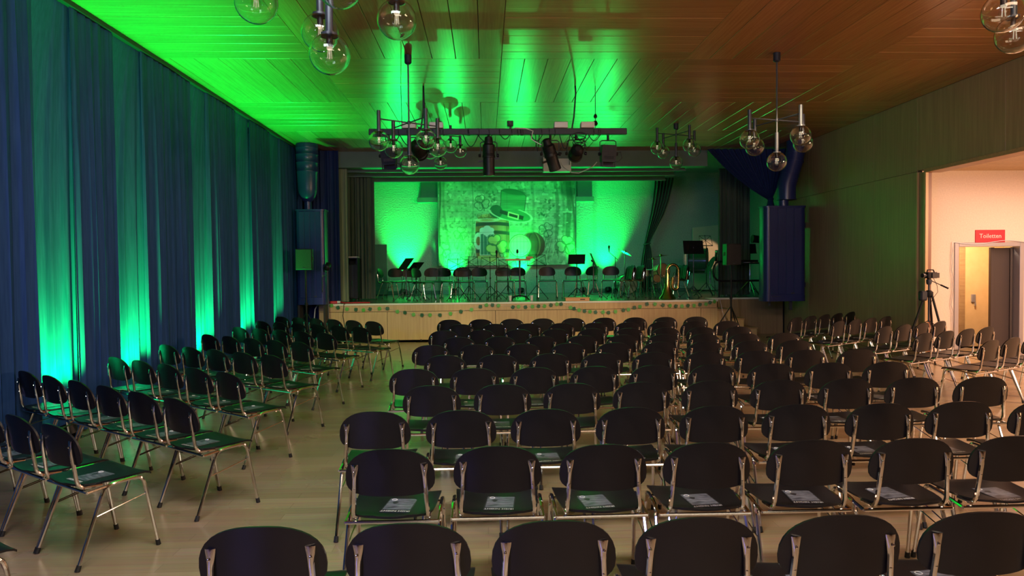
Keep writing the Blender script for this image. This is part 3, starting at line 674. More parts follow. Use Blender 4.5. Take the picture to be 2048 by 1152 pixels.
# ------------------------------------------------------------------ globe chandeliers
def chandelier(label, x, y, za, ang, radius=0.42, drop=0.26):
    """za: height of the outer globes' centres"""
    t = thing('globe_chandelier', label, 'chandelier', (x, y, HC), R(ang), 'globe chandeliers under the ceiling')
    zb = za-HC; arm = zb+0.27
    MB().lathe([(0.045, -0.002), (0.045, -0.10), (0.03, -0.115), (0.012, -0.12)], 14).build('canopy', M['bar_metal'], t)
    MB().tube([(0, 0, -0.11), (0, 0, zb-drop+0.28)], 0.011, 8).lathe([(0.02, arm-0.02), (0.024, arm), (0.02, arm+0.02)], 10).build('rod', M['lamp_metal'], t)
    for k in range(5):
        if k < 4:
            a = k*math.pi/2; gx, gy, gz = radius*math.cos(a), radius*math.sin(a), zb
            MB().tube([(0, 0, arm), (gx*0.97, gy*0.97, arm)], 0.008, 6).build('arm', M['lamp_metal'], t)
        else: gx, gy, gz = 0, 0, zb-drop
        MB().lathe([(0.005, 0.375), (0.024, 0.372), (0.024, 0.128), (0.052, 0.126), (0.052, 0.112), (0.020, 0.110), (0.020, 0.045), (0.012, 0.04)], 12, o=(gx, gy, gz)).build('lamp_tube', M['lamp_metal'], t)
        ro = [(0.125*math.sin(math.pi*i/18), 0.125*math.cos(math.pi*i/18)) for i in range(2, 18)]
        ri = [(0.1212*math.sin(math.pi*i/18), 0.1212*math.cos(math.pi*i/18)) for i in range(2, 18)]
        prof = [(0.004, 0.1212*-1)]+ri[::-1]+ro+[(0.004, -0.125)]
        vs = []; n = 28
        for r_, z in prof:
            for j in range(n): vs.append((gx+r_*math.cos(6.28319*j/n), gy+r_*math.sin(6.28319*j/n), gz+z))
        fs = [(i*n+j, i*n+(j+1) % n, (i+1)*n+(j+1) % n, (i+1)*n+j) for i in range(len(prof)-1) for j in range(n)]
        fs += [tuple(range(n))[::-1], tuple((len(prof)-1)*n+j for j in range(n))]
        gl = MB().add(vs, fs).build('globe', M['globe_glass'], t, 180)
        bb = MB()
        bb.lathe([(0.012, 0.04), (0.024, 0.012), (0.030, -0.012), (0.024, -0.036), (0.004, -0.046)], 12, o=(gx, gy, gz)).build('bulb', M['globe'], gl, 180)
        fb = MB()
        for q in range(4): fb.tube([(gx+0.009*math.cos(q*1.57), gy+0.009*math.sin(q*1.57), gz+0.03), (gx+0.013*math.cos(q*1.57), gy+0.013*math.sin(q*1.57), gz-0.026)], 0.0025, 5)
        fb.lathe([(0.018, 0.052), (0.018, 0.032), (0.01, 0.03)], 10, o=(gx, gy, gz)).build('filament', M['filament'], gl)
    return t
chandelier('glass globe chandelier nearest the camera, cut by the top edge', -0.94, 4.43, 3.20, 20)
chandelier('glass globe chandelier hanging in front of left end of lighting bar', -0.95, 9.09, 3.20, 35)
chandelier('glass globe chandelier nearest the right wall by blue duct', 3.73, 8.98, 3.20, 18)
chandelier('glass globe chandelier at upper right corner above the foyer opening', 3.70, 4.42, 3.20, 2)
chandelier('far glass globe chandelier half hidden behind the left one', -0.82, 13.4, 3.85, 30)
chandelier('far glass globe chandelier before the lintel right of lighting bar', 3.63, 13.4, 3.84, 20)

# ------------------------------------------------------------------ lighting bar
YL = 10.6
b0, b1 = at(738, 258.5, YL), at(1253, 269.5, YL)
bar = thing('lighting_bar', 'dark square lighting bar hung across the hall on cables', 'lighting bar', ((b0.x+b1.x)/2, YL, (b0.z+b1.z)/2))
hl = (b1.x-b0.x)/2
MB().box(-hl, hl, -0.045, 0.045, -0.045, 0.045, c=0.006).build('beam', M['bar_metal'], bar, 0)
bx_ = lambda px: at(px, 264, YL).x-bar.location.x
zt = HC-bar.location.z-0.003
for nm, pts in (('cable', [(bx_(842), 0, 0.05), (bx_(847), 0, 0.3), (bx_(848), 0, zt)]), ('cable', [(bx_(855), 0, 0.05), (bx_(849), 0, 0.4), (bx_(848), 0, zt)]),
                ('cable', [(bx_(1144), 0, 0.05), (bx_(1148), 0, 0.22), (bx_(1152), 0, zt-0.1), (bx_(1151), 0, zt)]),
                ('wire', [(bx_(804), 0, 0.05), (bx_(803), 0, zt)]), ('wire', [(bx_(1191), 0, 0.05), (bx_(1191), 0, zt)])):
    MB().tube(pts, 0.012 if nm == 'cable' else 0.005, 6).build(nm, M['black_metal'], bar)
MB().lathe([(0.02, 0), (0.04, 0.03), (0.02, 0.07)], 10, o=(bx_(1191), 0, 0.09)).lathe([(0.02, 0), (0.03, 0.03), (0.015, 0.06)], 10, o=(bx_(1191), 0, 0.2)).build('shackle', M['black_metal'], bar)
rc = random.Random(9); mb = MB()
for i in range(26):
    px = rc.uniform(745, 1245); x = bx_(px); w = rc.uniform(-0.03, 0.03)
    mb.tube([(x+w*math.cos(t)*0.3+0.02*t/6, 0.053*math.cos(t), 0.053*math.sin(t)) for t in np.linspace(0, 6.0, 9)], 0.006, 5)
for xa, xb, dp in ((926, 957, .18), (955, 985, .10), (1060, 1085, .10), (1118, 1140, .22), (1140, 1172, .17), (1150, 1180, .12), (1175, 1200, .10), (1000, 1020, .07), (775, 800, .12), (800, 835, .16), (1070, 1078, .25)):
    x0, x1 = bx_(xa), bx_(xb)
    mb.tube([(x0+(x1-x0)*t, -0.05, -0.045-dp*math.sin(math.pi*t)) for t in np.linspace(0, 1, 11)], 0.007, 5)
for q in range(4):
    c = Vector((bx_(1158), -0.06, -0.07-0.03*q)); mb.tube([c+Vector((0.10*math.cos(t), 0.01*q, 0.05*math.sin(t)-0.02*q)) for t in np.linspace(0, 5.9, 16)], 0.006, 5)
mb.build('wrapped_cable', M['black_metal'], bar)
w = MB().tube([at(px, py, YL-0.06)-bar.location for px, py in ((1030, 256), (1052, 257), (1066, 262), (1062, 278), (1070, 283), (1083, 290))], 0.008, 6).build('white_cable', M['white'], bar)
for i, px in enumerate((819, 873, 1121, 1174)):
    MB().box(-0.10, 0.10, -0.10, 0.06, 0.0, 0.085, c=0.006).build('junction_box', M['white'], bar, 0, (bx_(px)-0.0, 0, 0.046))
c = thing('small_camera', 'small black camera clamped on top of the lighting bar', 'camera', (at(1021, 257, YL).x, YL, bar.location.z+0.046))
MB().box(-0.05, 0.04, -0.06, 0.05, 0.03, 0.11, c=0.006).build('body', M['black_metal'], c, 0)
MB().lathe([(0.022, 0), (0.024, 0.05), (0.018, 0.05)], 10, M=Matrix.Rotation(R(90), 4, 'X'), o=(-0.005, -0.06, 0.07)).build('lens', M['lens'], c)
MB().box(-0.015, 0.015, -0.02, 0.02, 0, 0.03).build('clamp', M['black_metal'], c, 0)

def yoke(mb, w, h, bar_z):
    mb.tube([(-w, 0, 0), (-w, 0, h-0.02), (-w+0.03, 0, h), (w-0.03, 0, h), (w, 0, h-0.02), (w, 0, 0)], 0.008, 6)
    mb.tube([(0, 0, h), (0, 0, bar_z)], 0.018, 8)
    for s in (-1, 1): mb.lathe([(0.02, -0.01), (0.026, 0.0), (0.026, 0.025), (0.012, 0.03)], 8, M=Matrix.Rotation(R(90*s), 4, 'Y'), o=(w*s, 0, 0))
def stage_lamp(label, kind, px, py, tilt=0.0, lean=0.0, Y=YL, length=0.5, rad=0.085, name='stage_spotlight'):
    p = at(px, py, Y); t = thing(name, label, 'stage light', p, 0, 'stage lights on the bar')
    bz = bar.location.z-p.z-0.05
    mb = MB(); yoke(mb, rad+0.035, min(0.2, bz-0.02), bz); mb.build('yoke', M['black_metal'], t)
    A = Matrix.Rotation(R(lean), 4, 'Y') @ Matrix.Rotation(R(tilt), 4, 'X')
    if kind == 'profile':       # long tapered profile spot, lens end along -z of the body
        L_ = length
        b = MB().lathe([(0.03, L_*0.48), (0.055, L_*0.46), (0.062, L_*0.36), (0.066, L_*0.34), (0.066, L_*0.30), (rad, L_*0.26), (rad, L_*0.02), (rad*1.08, 0), (rad*1.08, -L_*0.05), (rad*0.98, -L_*0.06), (rad*0.98, -L_*0.40), (rad*1.02, -L_*0.42), (rad*1.02, -L_*0.5), (rad*0.85, -L_*0.5)], 16, M=A)
        for k in range(5): b.lathe([(rad*1.03, L_*(0.06+0.035*k)), (rad*1.03, L_*(0.075+0.035*k))], 16, M=A)
        o = b.build('body', M['black_metal'], t)
        MB().lathe([(rad*0.84, -L_*0.50), (rad*0.5, -L_*0.515), (0.002, -L_*0.52)], 14, M=A).build('lens', M['lens'], o)
        MB().box(rad*0.9, rad+0.07, -0.006, 0.006, -0.06, -0.03, M=A).box(-rad-0.07, -rad*0.9, -0.006, 0.006, -0.10, -0.07, M=A).build('shutter_handle', M['black_metal'], t, 0)
    elif kind == 'fresnel':     # short round lantern seen from its lens end
        b = MB().lathe([(0.04, 0.20), (rad*0.9, 0.16), (rad, 0.12), (rad, -0.05), (rad*1.12, -0.06), (rad*1.12, -0.10), (rad*0.95, -0.105), (rad*0.93, -0.07)], 18, M=A)
        b.box(-0.02, 0.02, rad*0.9, rad*1.3, -0.02, 0.04, M=A)
        o = b.build('body', M['black_metal'], t)
        MB().lathe([(rad*0.92, -0.072), (rad*0.6, -0.095), (0.003, -0.105)], 16, M=A).build('lens', M['lens'], o)
    else:                       # boxy flood with ribbed housing and a barn frame
        b = MB()
        b.prism([(-0.10, -0.12), (0.10, -0.12), (0.11, 0.02), (0.10, 0.13), (-0.10, 0.13), (-0.11, 0.02)], -0.11, 0.11, M=A @ Matrix.Rotation(R(90), 4, 'X'))
        for k in range(6): b.box(-0.106, 0.106, -0.116, 0.116, 0.0+0.02*k, 0.008+0.02*k, M=A)
        o = b.build('body', M['black_metal'], t, 0)
        MB().box(-0.10, -0.088, -0.14, -0.10, -0.19, -0.10, M=A).box(0.088, 0.10, -0.14, -0.10, -0.19, -0.10, M=A).box(-0.10, 0.10, -0.14, -0.10, -0.19, -0.178, M=A).box(-0.10, 0.10, -0.14, -0.10, -0.115, -0.10, M=A).box(-0.10, 0.10, 0.05, 0.065, -0.19, -0.1, M=A).build('lens_frame', M['bar_metal'], o, 0)
        MB().box(-0.07, 0.07, -0.117, -0.111, -0.07, -0.03, M=A).build('glass', M['lens'], o, 0)
        MB().tube([(0.11, 0, 0.0), (0.19, 0, 0.03), (0.21, 0, -0.06), (0.15, 0, -0.12), (0.11, 0, -0.10)], 0.007, 6).build('cord', M['black_metal'], t)
    return t
stage_lamp('black boxy flood light under the left end of lighting bar', 'flood', 778, 312, 12, -3)
stage_lamp('round black lantern behind the left globe chandelier', 'fresnel', 838, 302, 60, -25, rad=0.10)
stage_lamp('long black profile spotlight pointing straight down, left of bar centre', 'profile', 977.5, 311, 6, 0, length=0.58, rad=0.088)
stage_lamp('long black profile spotlight leaning to the right, third lamp from right', 'profile', 1101, 308, 22, -20, length=0.50, rad=0.092)
stage_lamp('round black fresnel lantern facing the hall, second lamp from right', 'fresnel', 1152, 307, 78, 8, rad=0.098)
stage_lamp('black boxy flood light under the right end of lighting bar', 'flood', 1216, 308, 8, 3)
# pale box fixed on the lintel with a white cable
q0, q1 = at(1086, 316, YF-0.12), at(1141, 344, YF-0.12)
bxo = thing('projector_box', 'pale open box mounted on the lintel behind the lighting bar', 'box', ((q0.x+q1.x)/2, YF-0.12, q1.z))
hw_, hh = (q1.x-q0.x)/2, q0.z-q1.z
MB().box(-hw_, hw_, -0.12, 0.115, 0, 0.02, c=0.003).box(-hw_, -hw_+0.02, -0.12, 0.115, 0.02, hh).box(hw_-0.02, hw_, -0.12, 0.115, 0.02, hh).box(-hw_, hw_, 0.09, 0.115, 0.02, hh).box(-hw_+0.02, hw_-0.02, -0.12, -0.1, 0.02, hh*0.45).build('case', M['white'], bxo, 0)
tag(MB().tube([at(px, py, YF-0.3) for px, py in ((1119, 322), (1128, 334), (1143, 345), (1158, 346), (1172, 340), (1186, 333), (1194, 324))], 0.012, 6).build('white_cable', M['white']), 'white cable sagging across the lintel beside the pale box', 'cable')

# ------------------------------------------------------------------ blue air heaters and ducts
def rounded(w, d, r, n=5):
    P = []
    for cx, cy, a0 in ((w/2-r, d/2-r, 0), (-w/2+r, d/2-r, 90), (-w/2+r, -d/2+r, 180), (w/2-r, -d/2+r, 270)):
        for i in range(n+1): a = R(a0+90*i/n); P.append((cx+r*math.cos(a), cy+r*math.sin(a)))
    return P
def heater(name, label, x0, x1, Y, z0, z1, d, r):
    w = x1-x0; h = z1-z0; t = thing(name, label, 'heater', ((x0+x1)/2, Y, z0))
    MB().prism(rounded(w-0.01, d-0.01, r), 0.12, h-0.03).build('body', M['blue_metal'], t, 50)
    MB().prism(rounded(w, d, r), 0.0, 0.13).build('base_band', M['blue_metal'], t, 50)
    MB().prism(rounded(w+0.02, d+0.02, r), h-0.03, h).build('lid', M['blue_metal'], t, 50)
    n = 4; fw_ = w-2*r
    for i in range(n):     # proud front panels with open joints
        a = -fw_/2+fw_*i/n
        MB().box(a+0.006, a+fw_/n-0.006, -d/2-0.006, -d/2+0.01, 0.15, h-0.05, c=0.004).build('panel', M['blue_metal'], t, 0)
    MB().box(-w*0.33, -w*0.12, -d/2-0.012, -d/2, 0.10, 0.11).build('badge', M['lamp_metal'], t, 0)
    MB().box(w*0.12, w*0.2, -d/2-0.012, -d/2, 0.16, 0.19).build('latch', M['lamp_metal'], t, 0)
    return t
a, b = at(1528, 412, 15.1), at(1613, 602, 15.1)
h = heater('air_heater', 'blue enamelled air heater hung in the right corner beside the stage', a.x, b.x, 15.28, b.z, a.z, 0.42, 0.12)
MB().box(-0.30, -0.26, -0.02, 0.02, -0.10, 0.0).box(0.16, 0.22, -0.03, 0.03, -0.20, 0.0).build('pipe_stub', M['lamp_metal'], h, 0)
MB().box(b.x-h.location.x-0.12, XR-h.location.x-0.001, 0.12, 0.18, 0.3, 0.4).box(b.x-h.location.x-0.12, XR-h.location.x-0.001, 0.12, 0.18, 1.6, 1.7).build('wall_bracket', M['blue_metal'], h, 0)
P = [(0.03, 0, h_) for h_ in (a.z-b.z-0.01, a.z-b.z+0.13)]
d_ = MB().tube(P, 0.11, 20)
pts = [at(px, py, 15.28)-h.location for px, py in ((1573, 399), (1573, 372), (1579, 350), (1588, 322), (1591, 305))]+[Vector((at(1592, 300, 15.28).x-h.location.x, 0, HC-b.z-0.004))]
d_.tube(pts, 0.195, 24)
for q in (0, 2, 3, 4):
    c = pts[q]; n_ = (pts[q+1]-c).normalized() if q < 5 else Vector((0, 0, 1)); d_.tube([c-n_*0.012, c+n_*0.012], 0.205, 24)
d_.build('duct', M['blue_metal'], h, 40)
a, b = at(588, 419, 15.3), at(652, 609, 15.3)
h = heater('air_heater', 'blue enamelled air heater standing in the left corner beside the stage', a.x+0.03, b.x, 15.48, b.z, a.z, 0.44, 0.07)
MB().box(-0.30, -0.26, -0.15, 0.15, -b.z, 0.0).box(0.24, 0.28, -0.15, 0.15, -b.z, 0.0).build('leg_frame', M['dark'], h, 0)
cx = at(614.5, 340, 15.48).x-h.location.x; H_ = a.z-b.z; zz = lambda py: at(614, py, 15.48).z-b.z
prof = [(0.075, H_-0.02), (0.075, zz(404)), (0.10, zz(402)), (0.15, zz(396)), (0.185, zz(388)), (0.20, zz(378)), (0.215, zz(346)), (0.222, zz(345)), (0.222, zz(343)), (0.218, zz(342)), (0.222, zz(328)), (0.23, zz(327)), (0.23, zz(325)), (0.225, zz(324)),
        (0.228, zz(312)), (0.236, zz(311)), (0.236, zz(309)), (0.23, zz(308)), (0.23, zz(299)), (0.238, zz(298)), (0.238, zz(296)), (0.23, HC-b.z-0.004)]
MB().lathe(prof, 26, o=(cx, 0, 0)).build('duct', M['blue_metal'], h, 40)

# ------------------------------------------------------------------ shamrock garland along the stage front
gp = [(650, 606), (663, 612), (676, 616), (694, 619), (712, 620), (727, 621), (740, 619), (759, 618), (775, 618), (795, 624), (810, 626), (827, 630), (844, 631), (860, 631), (880, 631), (901, 628), (922, 624), (943, 620), (961, 614), (973, 611), (985, 611), (997, 612),
      (1026, 615), (1037, 614), (1051, 615), (1065, 614), (1077, 613), (1089, 613), (1102, 611), (1114, 609), (1122, 609), (1141, 616), (1148, 618), (1158, 621), (1169, 623), (1180, 624), (1191, 625), (1206, 625), (1217, 626), (1231, 624), (1247, 621), (1257, 620),
      (1269, 616), (1280, 614), (1294, 609), (1310, 609), (1326, 611), (1340, 612), (1352, 613), (1364, 613), (1376, 612), (1388, 612), (1400, 610), (1412, 609), (1420, 606), (1429, 604)]
GY = AY-0.022
G0 = at(1040, 612, GY)
gar = thing('shamrock_garland', 'garland of light and dark green paper shamrocks draped along the stage front', 'garland', G0)
pts = [at(x, y-2, GY)-G0 for x, y in gp]
MB().tube([p+Vector((0, 0.002, 0)) for p in pts], 0.0025, 5).build('string', M['white'], gar)
def clover_mesh(m):
    mb = MB(); MX = Matrix.Rotation(R(90), 4, 'X')
    for k in range(4):
        a = R(45+90*k); ux, uy = math.cos(a), math.sin(a); vx, vy = -uy, ux
        hp = [(0, 0), (0.022, -0.021), (0.038, -0.022), (0.045, -0.011), (0.038, 0), (0.045, 0.011), (0.038, 0.022), (0.022, 0.021)]
        mb.prism([(ux*p+vx*q, uy*p+vy*q) for p, q in hp], 0.0, 0.003+0.0005*k, M=MX)
    mb.prism([(-0.003, 0), (0.003, 0), (0.010, -0.052), (0.004, -0.054)], 0, 0.003, M=MX)
    return mb.mesh('clover', m, 0)
CL = [clover_mesh(M['clover_light']), clover_mesh(M['clover_dark'])]; rg = random.Random(4)
for i, p in enumerate(pts[1:]):
    link('clover', CL[i % 2], gar, p+Vector((0, -0.004-0.001*(i % 3), -0.012)), (rg.uniform(-.15, .05), rg.uniform(-.5, .5), rg.uniform(-.2, .2)))

# ------------------------------------------------------------------ banner with the pub still life (printed cloth)
def banner():
    NX, NY = 340, 204
    u, v = np.meshgrid(np.linspace(0, 1, NX), np.linspace(0, 1, NY))
    X = 100+u*1675; Y = 65+(1-v)*1025
    rs = np.random.RandomState(2)
    def noise(sx, sy, seed):
        r = np.random.RandomState(seed); g = r.rand(sy+3, sx+3); a = u*sx; b = v*sy; i = a.astype(int); j = b.astype(int); fa = a-i; fb = b-j
        fa = fa*fa*(3-2*fa); fb = fb*fb*(3-2*fb)
        return (g[j, i]*(1-fa)+g[j, i+1]*fa)*(1-fb)+(g[j+1, i]*(1-fa)+g[j+1, i+1]*fa)*fb
    C = np.zeros((NY, NX, 3))
    base = 0.45+0.30*noise(9, 6, 1)+0.3*noise(40, 26, 2)-0.15*noise(90, 60, 3)
    C[:] = base[..., None]*np.array([0.55, 0.80, 0.50])
    def put(mask, col, a=1.0):
        k = (np.clip(mask, 0, 1)*a)[..., None]; C[:] = C*(1-k)+np.array(col)*k
    sm = lambda d, w=5.0: np.clip(0.5-d/w, 0, 1)
    def ell(cx, cy, rx, ry, rot=0):
        c, s = math.cos(rot), math.sin(rot); dx, dy = X-cx, Y-cy; p = (dx*c+dy*s)/rx; q = (-dx*s+dy*c)/ry
        return (np.sqrt(p*p+q*q)-1)*min(rx, ry)
    def poly(pts):
        d = np.full(X.shape, 1e9); ins = np.zeros(X.shape, bool); n = len(pts)
        for i in range(n):
            (x0, y0), (x1, y1) = pts[i], pts[(i+1) % n]
            ex, ey = x1-x0, y1-y0; t = np.clip(((X-x0)*ex+(Y-y0)*ey)/(ex*ex+ey*ey), 0, 1)
            d = np.minimum(d, np.hypot(X-x0-t*ex, Y-y0-t*ey))
            cnd = ((y0 > Y) != (y1 > Y)); xi = x0+(Y-y0)/(y1-y0+1e-9)*ex; ins ^= cnd & (X < xi)
        return np.where(ins, -d, d)
    def seg(x0, y0, x1, y1, w): return poly([(x0, y0), (x1, y1), (x1+.1, y1+.1)])-w
    # forest trunks, leaves
    for x, w, k in ((1250, 16, .35), (1545, 22, .6), (1620, 14, .4), (1690, 30, .7), (1745, 14, .8), (185, 14, .45), (120, 12, .9), (515, 7, .4), (1180, 10, .25)):
        xx = x+18*np.sin(Y/170+x)+(Y-600)*0.03; put(sm(np.abs(X-xx)-w, 14)*(Y < 960), (0.05, 0.12, 0.06), k)
    put(noise(60, 40, 5) > 0.78, (0.06, 0.2, 0.08), 0.55); put((noise(34, 24, 6) > 0.82) & ((Y < 340) | (X > 1350)), (0.85, 0.95, 0.7), 0.6)
    put(sm(ell(650, 110, 230, 90), 60), (0.08, 0.2, 0.1), 0.5); put(sm(ell(1700, 160, 120, 130), 60), (0.03, 0.08, 0.04), 0.75)
    for k in range(90):   # bokeh and leaf outlines
        x, y, r_ = rs.uniform(120, 1760), rs.uniform(70, 700), rs.uniform(8, 26); put(sm(np.abs(ell(x, y, r_, r_*rs.uniform(.5, 1)))-1.5, 4), (0.1, 0.28, 0.12), 0.55)
    # grass
    for k in range(150):
        x = rs.choice([rs.uniform(110, 620), rs.uniform(1280, 1770)]); y = rs.uniform(850, 1080); l = rs.uniform(50, 150); s_ = rs.choice([-1, 1])*rs.uniform(.2, .9)
        xx = x+s_*(y-Y)*0.6; put(sm(np.abs(X-xx)-2.5, 4)*((Y < y) & (Y > y-l)), rs.choice([0.12, 0.85])*np.array([0.7, 1, 0.6]), 0.7)
    def leaf3(cx, cy, r_, rot, fill, line, stem=True):
        d = np.full(X.shape, 1e9)
        for k in range(3):
            a = rot+k*2.094; ux, uy = math.cos(a), math.sin(a); vx, vy = -uy, ux
            q = np.minimum(ell(cx+ux*r_*0.62+vx*r_*0.26, cy+uy*r_*0.62+vy*r_*0.26, r_*0.36, r_*0.36), ell(cx+ux*r_*0.62-vx*r_*0.26, cy+uy*r_*0.62-vy*r_*0.26, r_*0.36, r_*0.36))
            q = np.minimum(q, poly([(cx, cy), (cx+ux*r_*0.5+vx*r_*0.55, cy+uy*r_*0.5+vy*r_*0.55), (cx+ux*r_*0.5-vx*r_*0.55, cy+uy*r_*0.5-vy*r_*0.55)])); d = np.minimum(d, q)
        if fill is not None: put(sm(d), fill)
        put(sm(np.abs(d)-r_*0.045, 5), line)
        if fill is not None: put(sm(np.hypot(X-cx, Y-cy)-r_*0.1), line)
        if stem: xx = cx+(Y-cy)*0.45-((Y-cy)/r_)**2*r_*0.08; put(sm(np.abs(X-xx)-r_*0.06, 5)*((Y > cy) & (Y < cy+r_*1.05)), line)
    # left barrel with coins
    bar_ = np.maximum(np.abs(X-755)-(188+26*np.sqrt(np.clip(1-((Y-760)/260)**2, 0, 1))), np.abs(Y-770)-235)
    put(sm(bar_), (0.34, 0.17, 0.07)); put(sm(bar_)*(np.abs((X*1.0) % 58-29) > 26), (0.12, 0.05, 0.02), 0.8)
    put(sm(bar_)*np.clip((X-620)/260, 0, 1)*np.clip((950-X)/60, 0, 1), (0.75, 0.48, 0.22), 0.6)
    for y in (585, 690, 905): put(sm(bar_)*sm(np.abs(Y-y-0.00035*(X-755)**2)-21), (0.05, 0.06, 0.05))
    put(sm(np.abs(bar_)-3, 5), (0.7, 0.8, 0.6), 0.8)
    put(sm(ell(690, 530, 115, 60))*(Y < 560), (0.62, 0.5, 0.2))
    for k in range(26): x, y = 690+rs.uniform(-95, 95), 530-abs(rs.normal(0, 26)); put(sm(np.abs(ell(x, y, 26, 11))-2, 4), (0.18, 0.14, 0.04), 0.9)
    put(sm(np.abs(ell(690, 545, 118, 18))-5, 5), (0.8, 0.8, 0.6), .7)
    # hat
    cr_ = poly([(865, 190), (930, 172), (1040, 180), (1130, 215), (1172, 262), (1150, 420), (1120, 545), (840, 455), (860, 330)])
    put(sm(cr_), (0.10, 0.42, 0.16)); put(sm(cr_)*(noise(14, 70, 9)*0.7), (0.03, 0.15, 0.06), 0.7)
    put(sm(np.abs(cr_)-4, 5), (0.02, 0.1, 0.04)); put(sm(ell(1020, 205, 150, 34, 0.16)), (0.04, 0.2, 0.08), 0.8)
    br_ = ell(980, 475, 262, 78, 0.22); put(sm(br_)*(Y > 455), (0.06, 0.32, 0.12)); put(sm(ell(800, 440, 80, 80)), (0.02, 0.13, 0.06)); put(sm(np.abs(br_)-4, 5)*(Y > 420), (0.75, 0.9, 0.6), .9)
    bd = poly([(850, 415), (1140, 500), (1128, 548), (845, 462)]); put(sm(bd), (0.02, 0.05, 0.03)); bk = poly([(955, 450), (1075, 485), (1068, 535), (948, 500)]); put(sm(np.abs(bk)-7, 5), (0.9, 0.8, 0.4))
    # right barrel lying on its side
    d = ell(1240, 850, 158, 160); put(sm(d), (0.12, 0.06, 0.04)); put(sm(np.abs(ell(1225, 850, 110, 160))-6, 5)*sm(d), (0.35, 0.2, 0.1), .8); put(sm(np.abs(ell(1250, 850, 60, 150))-5, 5)*sm(d), (0.04, 0.03, 0.02), .8)
    d = ell(1090, 855, 135, 135); put(sm(d), (0.72, 0.72, 0.42)); put(sm(np.abs(d)-5, 5), (0.1, 0.2, 0.08))
    for x in range(970, 1220, 42): put(sm(d)*sm(np.abs(X-x)-2, 4), (0.2, 0.25, 0.1), 0.7)
    put(sm(np.abs(ell(1090, 855, 112, 112))-3, 5), (0.25, 0.35, 0.15), .8)
    put(sm(poly([(960, 620), (1240, 620), (1250, 700), (950, 700)]), 20)*(noise(30, 60, 12)), (0.2, 0.5, 0.2), .8)
    # mug of beer
    put(sm(np.abs(ell(582, 795, 42, 78))-13, 5), (0.62, 0.75, 0.70))
    mg = poly([(606, 700), (770, 700), (785, 965), (600, 965)]); put(sm(mg), (0.06, 0.22, 0.17)); put(sm(mg)*(np.abs((X-605) % 42-21) > 17), (0.35, 0.55, 0.42), .8); put(sm(np.abs(mg)-4, 5), (0.65, 0.78, 0.7))
    for x, y, r_ in ((640, 665, 42), (690, 645, 46), (735, 665, 40), (685, 690, 50), (745, 700, 24), (685, 730, 16), (620, 690, 26)): put(sm(ell(x, y, r_, r_*0.8)), (0.72, 0.80, 0.76))
    put(sm(ell(690, 1000, 120, 22)), (0.4, 0.5, 0.2)); put(sm(ell(750, 1025, 55, 22)), (0.55, 0.6, 0.2)); put(sm(ell(610, 990, 40, 16)), (0.5, 0.55, 0.2))
    leaf3(625, 335, 92, -1.9, None, (0.02, 0.13, 0.06)); leaf3(1412, 668, 88, -1.0, None, (0.02, 0.15, 0.07)); leaf3(365, 700, 80, -1.4, None, (0.1, 0.35, 0.12)); leaf3(1655, 850, 110, -1.35, (0.45, 0.85, 0.4), (0.08, 0.3, 0.1))
    leaf3(160, 900, 80, -1.2, (0.5, 0.85, 0.45), (0.15, 0.4, 0.15)); leaf3(885, 960, 40, -1.5, (0.4, 0.7, 0.35), (0.05, 0.2, 0.08))
    leaf3(798, 850, 128, -1.85, (0.52, 0.72, 0.22), (0.06, 0.25, 0.08))
    for x, y in ((750, 230), (1340, 480), (1410, 480), (1430, 320), (1480, 390), (760, 300)):
        for k in range(5): put(sm(ell(x+rs.uniform(-32, 32), y+rs.uniform(-32, 32), 17, 9, rs.uniform(0, 3))), (0.04, 0.2, 0.09), .85)
    for y in (185, 310, 435, 555, 690, 810, 935): put(sm(np.abs(Y-y-4*np.sin(X/210))-1.6, 4), (0.03, 0.1, 0.05), 0.75)  # crease shade painted into the print colour along the cloth's folds
    for x in (515, 935, 1260): put(sm(np.abs(X-x)-1.2, 4), (0.05, 0.14, 0.07), 0.5)  # upright folds, darkened in the colour the same way
    a, b = at(876, 361, YB-0.32), at(1152, 529, YB-0.32)
    me = bpy.data.meshes.new('print'); W_, H_ = b.x-a.x, a.z-b.z
    fold = 0.0012*np.sin(v*7.6*6.283)+0.006*np.sin(u*9+v*3)+0.004*noise(18, 12, 20)
    vs = np.stack([u*W_, -fold, v*H_], -1).reshape(-1, 3)
    vb = vs+np.array([0, 0.004, 0]); n = NX*NY
    i, j = np.meshgrid(np.arange(NX-1), np.arange(NY-1)); q = (j*NX+i).ravel()
    f = np.stack([q, q+1, q+NX+1, q+NX], -1)
    me.from_pydata(vs.tolist(), [], f.tolist())
    at_ = me.color_attributes.new('Print', 'FLOAT_COLOR', 'POINT'); at_.data.foreach_set('color', np.concatenate([np.clip(C, 0, 1).reshape(-1, 3), np.ones((n, 1))], 1).ravel().astype(np.float32))
    me.polygons.foreach_set('use_smooth', [True]*len(me.polygons)); me.update()
    m = mat('banner print', (0.5, 0.5, 0.5), 0.7); nt = m.node_tree; A = nt.nodes.new('ShaderNodeAttribute'); A.attribute_name = 'Print'; nt.links.new(A.outputs['Color'], nt.nodes['Principled BSDF'].inputs['Base Color'])
    me.materials.append(m)
    t = thing('banner', 'large printed cloth banner with green hat, barrel, beer mug and shamrocks', 'banner', (a.x, YB-0.281, b.z))
    link('print', me, t)
    MB().box(-0.02, W_+0.02, 0.012, 0.03, H_-0.02, H_+0.03).box(0, W_, 0.008, 0.014, 0.0, H_).build('backing', M['grey_cloth'], t, 0)
    hm = MB()
    hm.tube([(-0.012, -0.01, 0), (-0.012, -0.02, H_*0.5), (-0.012, -0.01, H_)], 0.014, 6).tube([(W_+0.012, -0.01, 0), (W_+0.012, -0.02, H_*0.5), (W_+0.012, -0.01, H_)], 0.014, 6)
    hm.build('hem', M['lintel'], t)
banner()

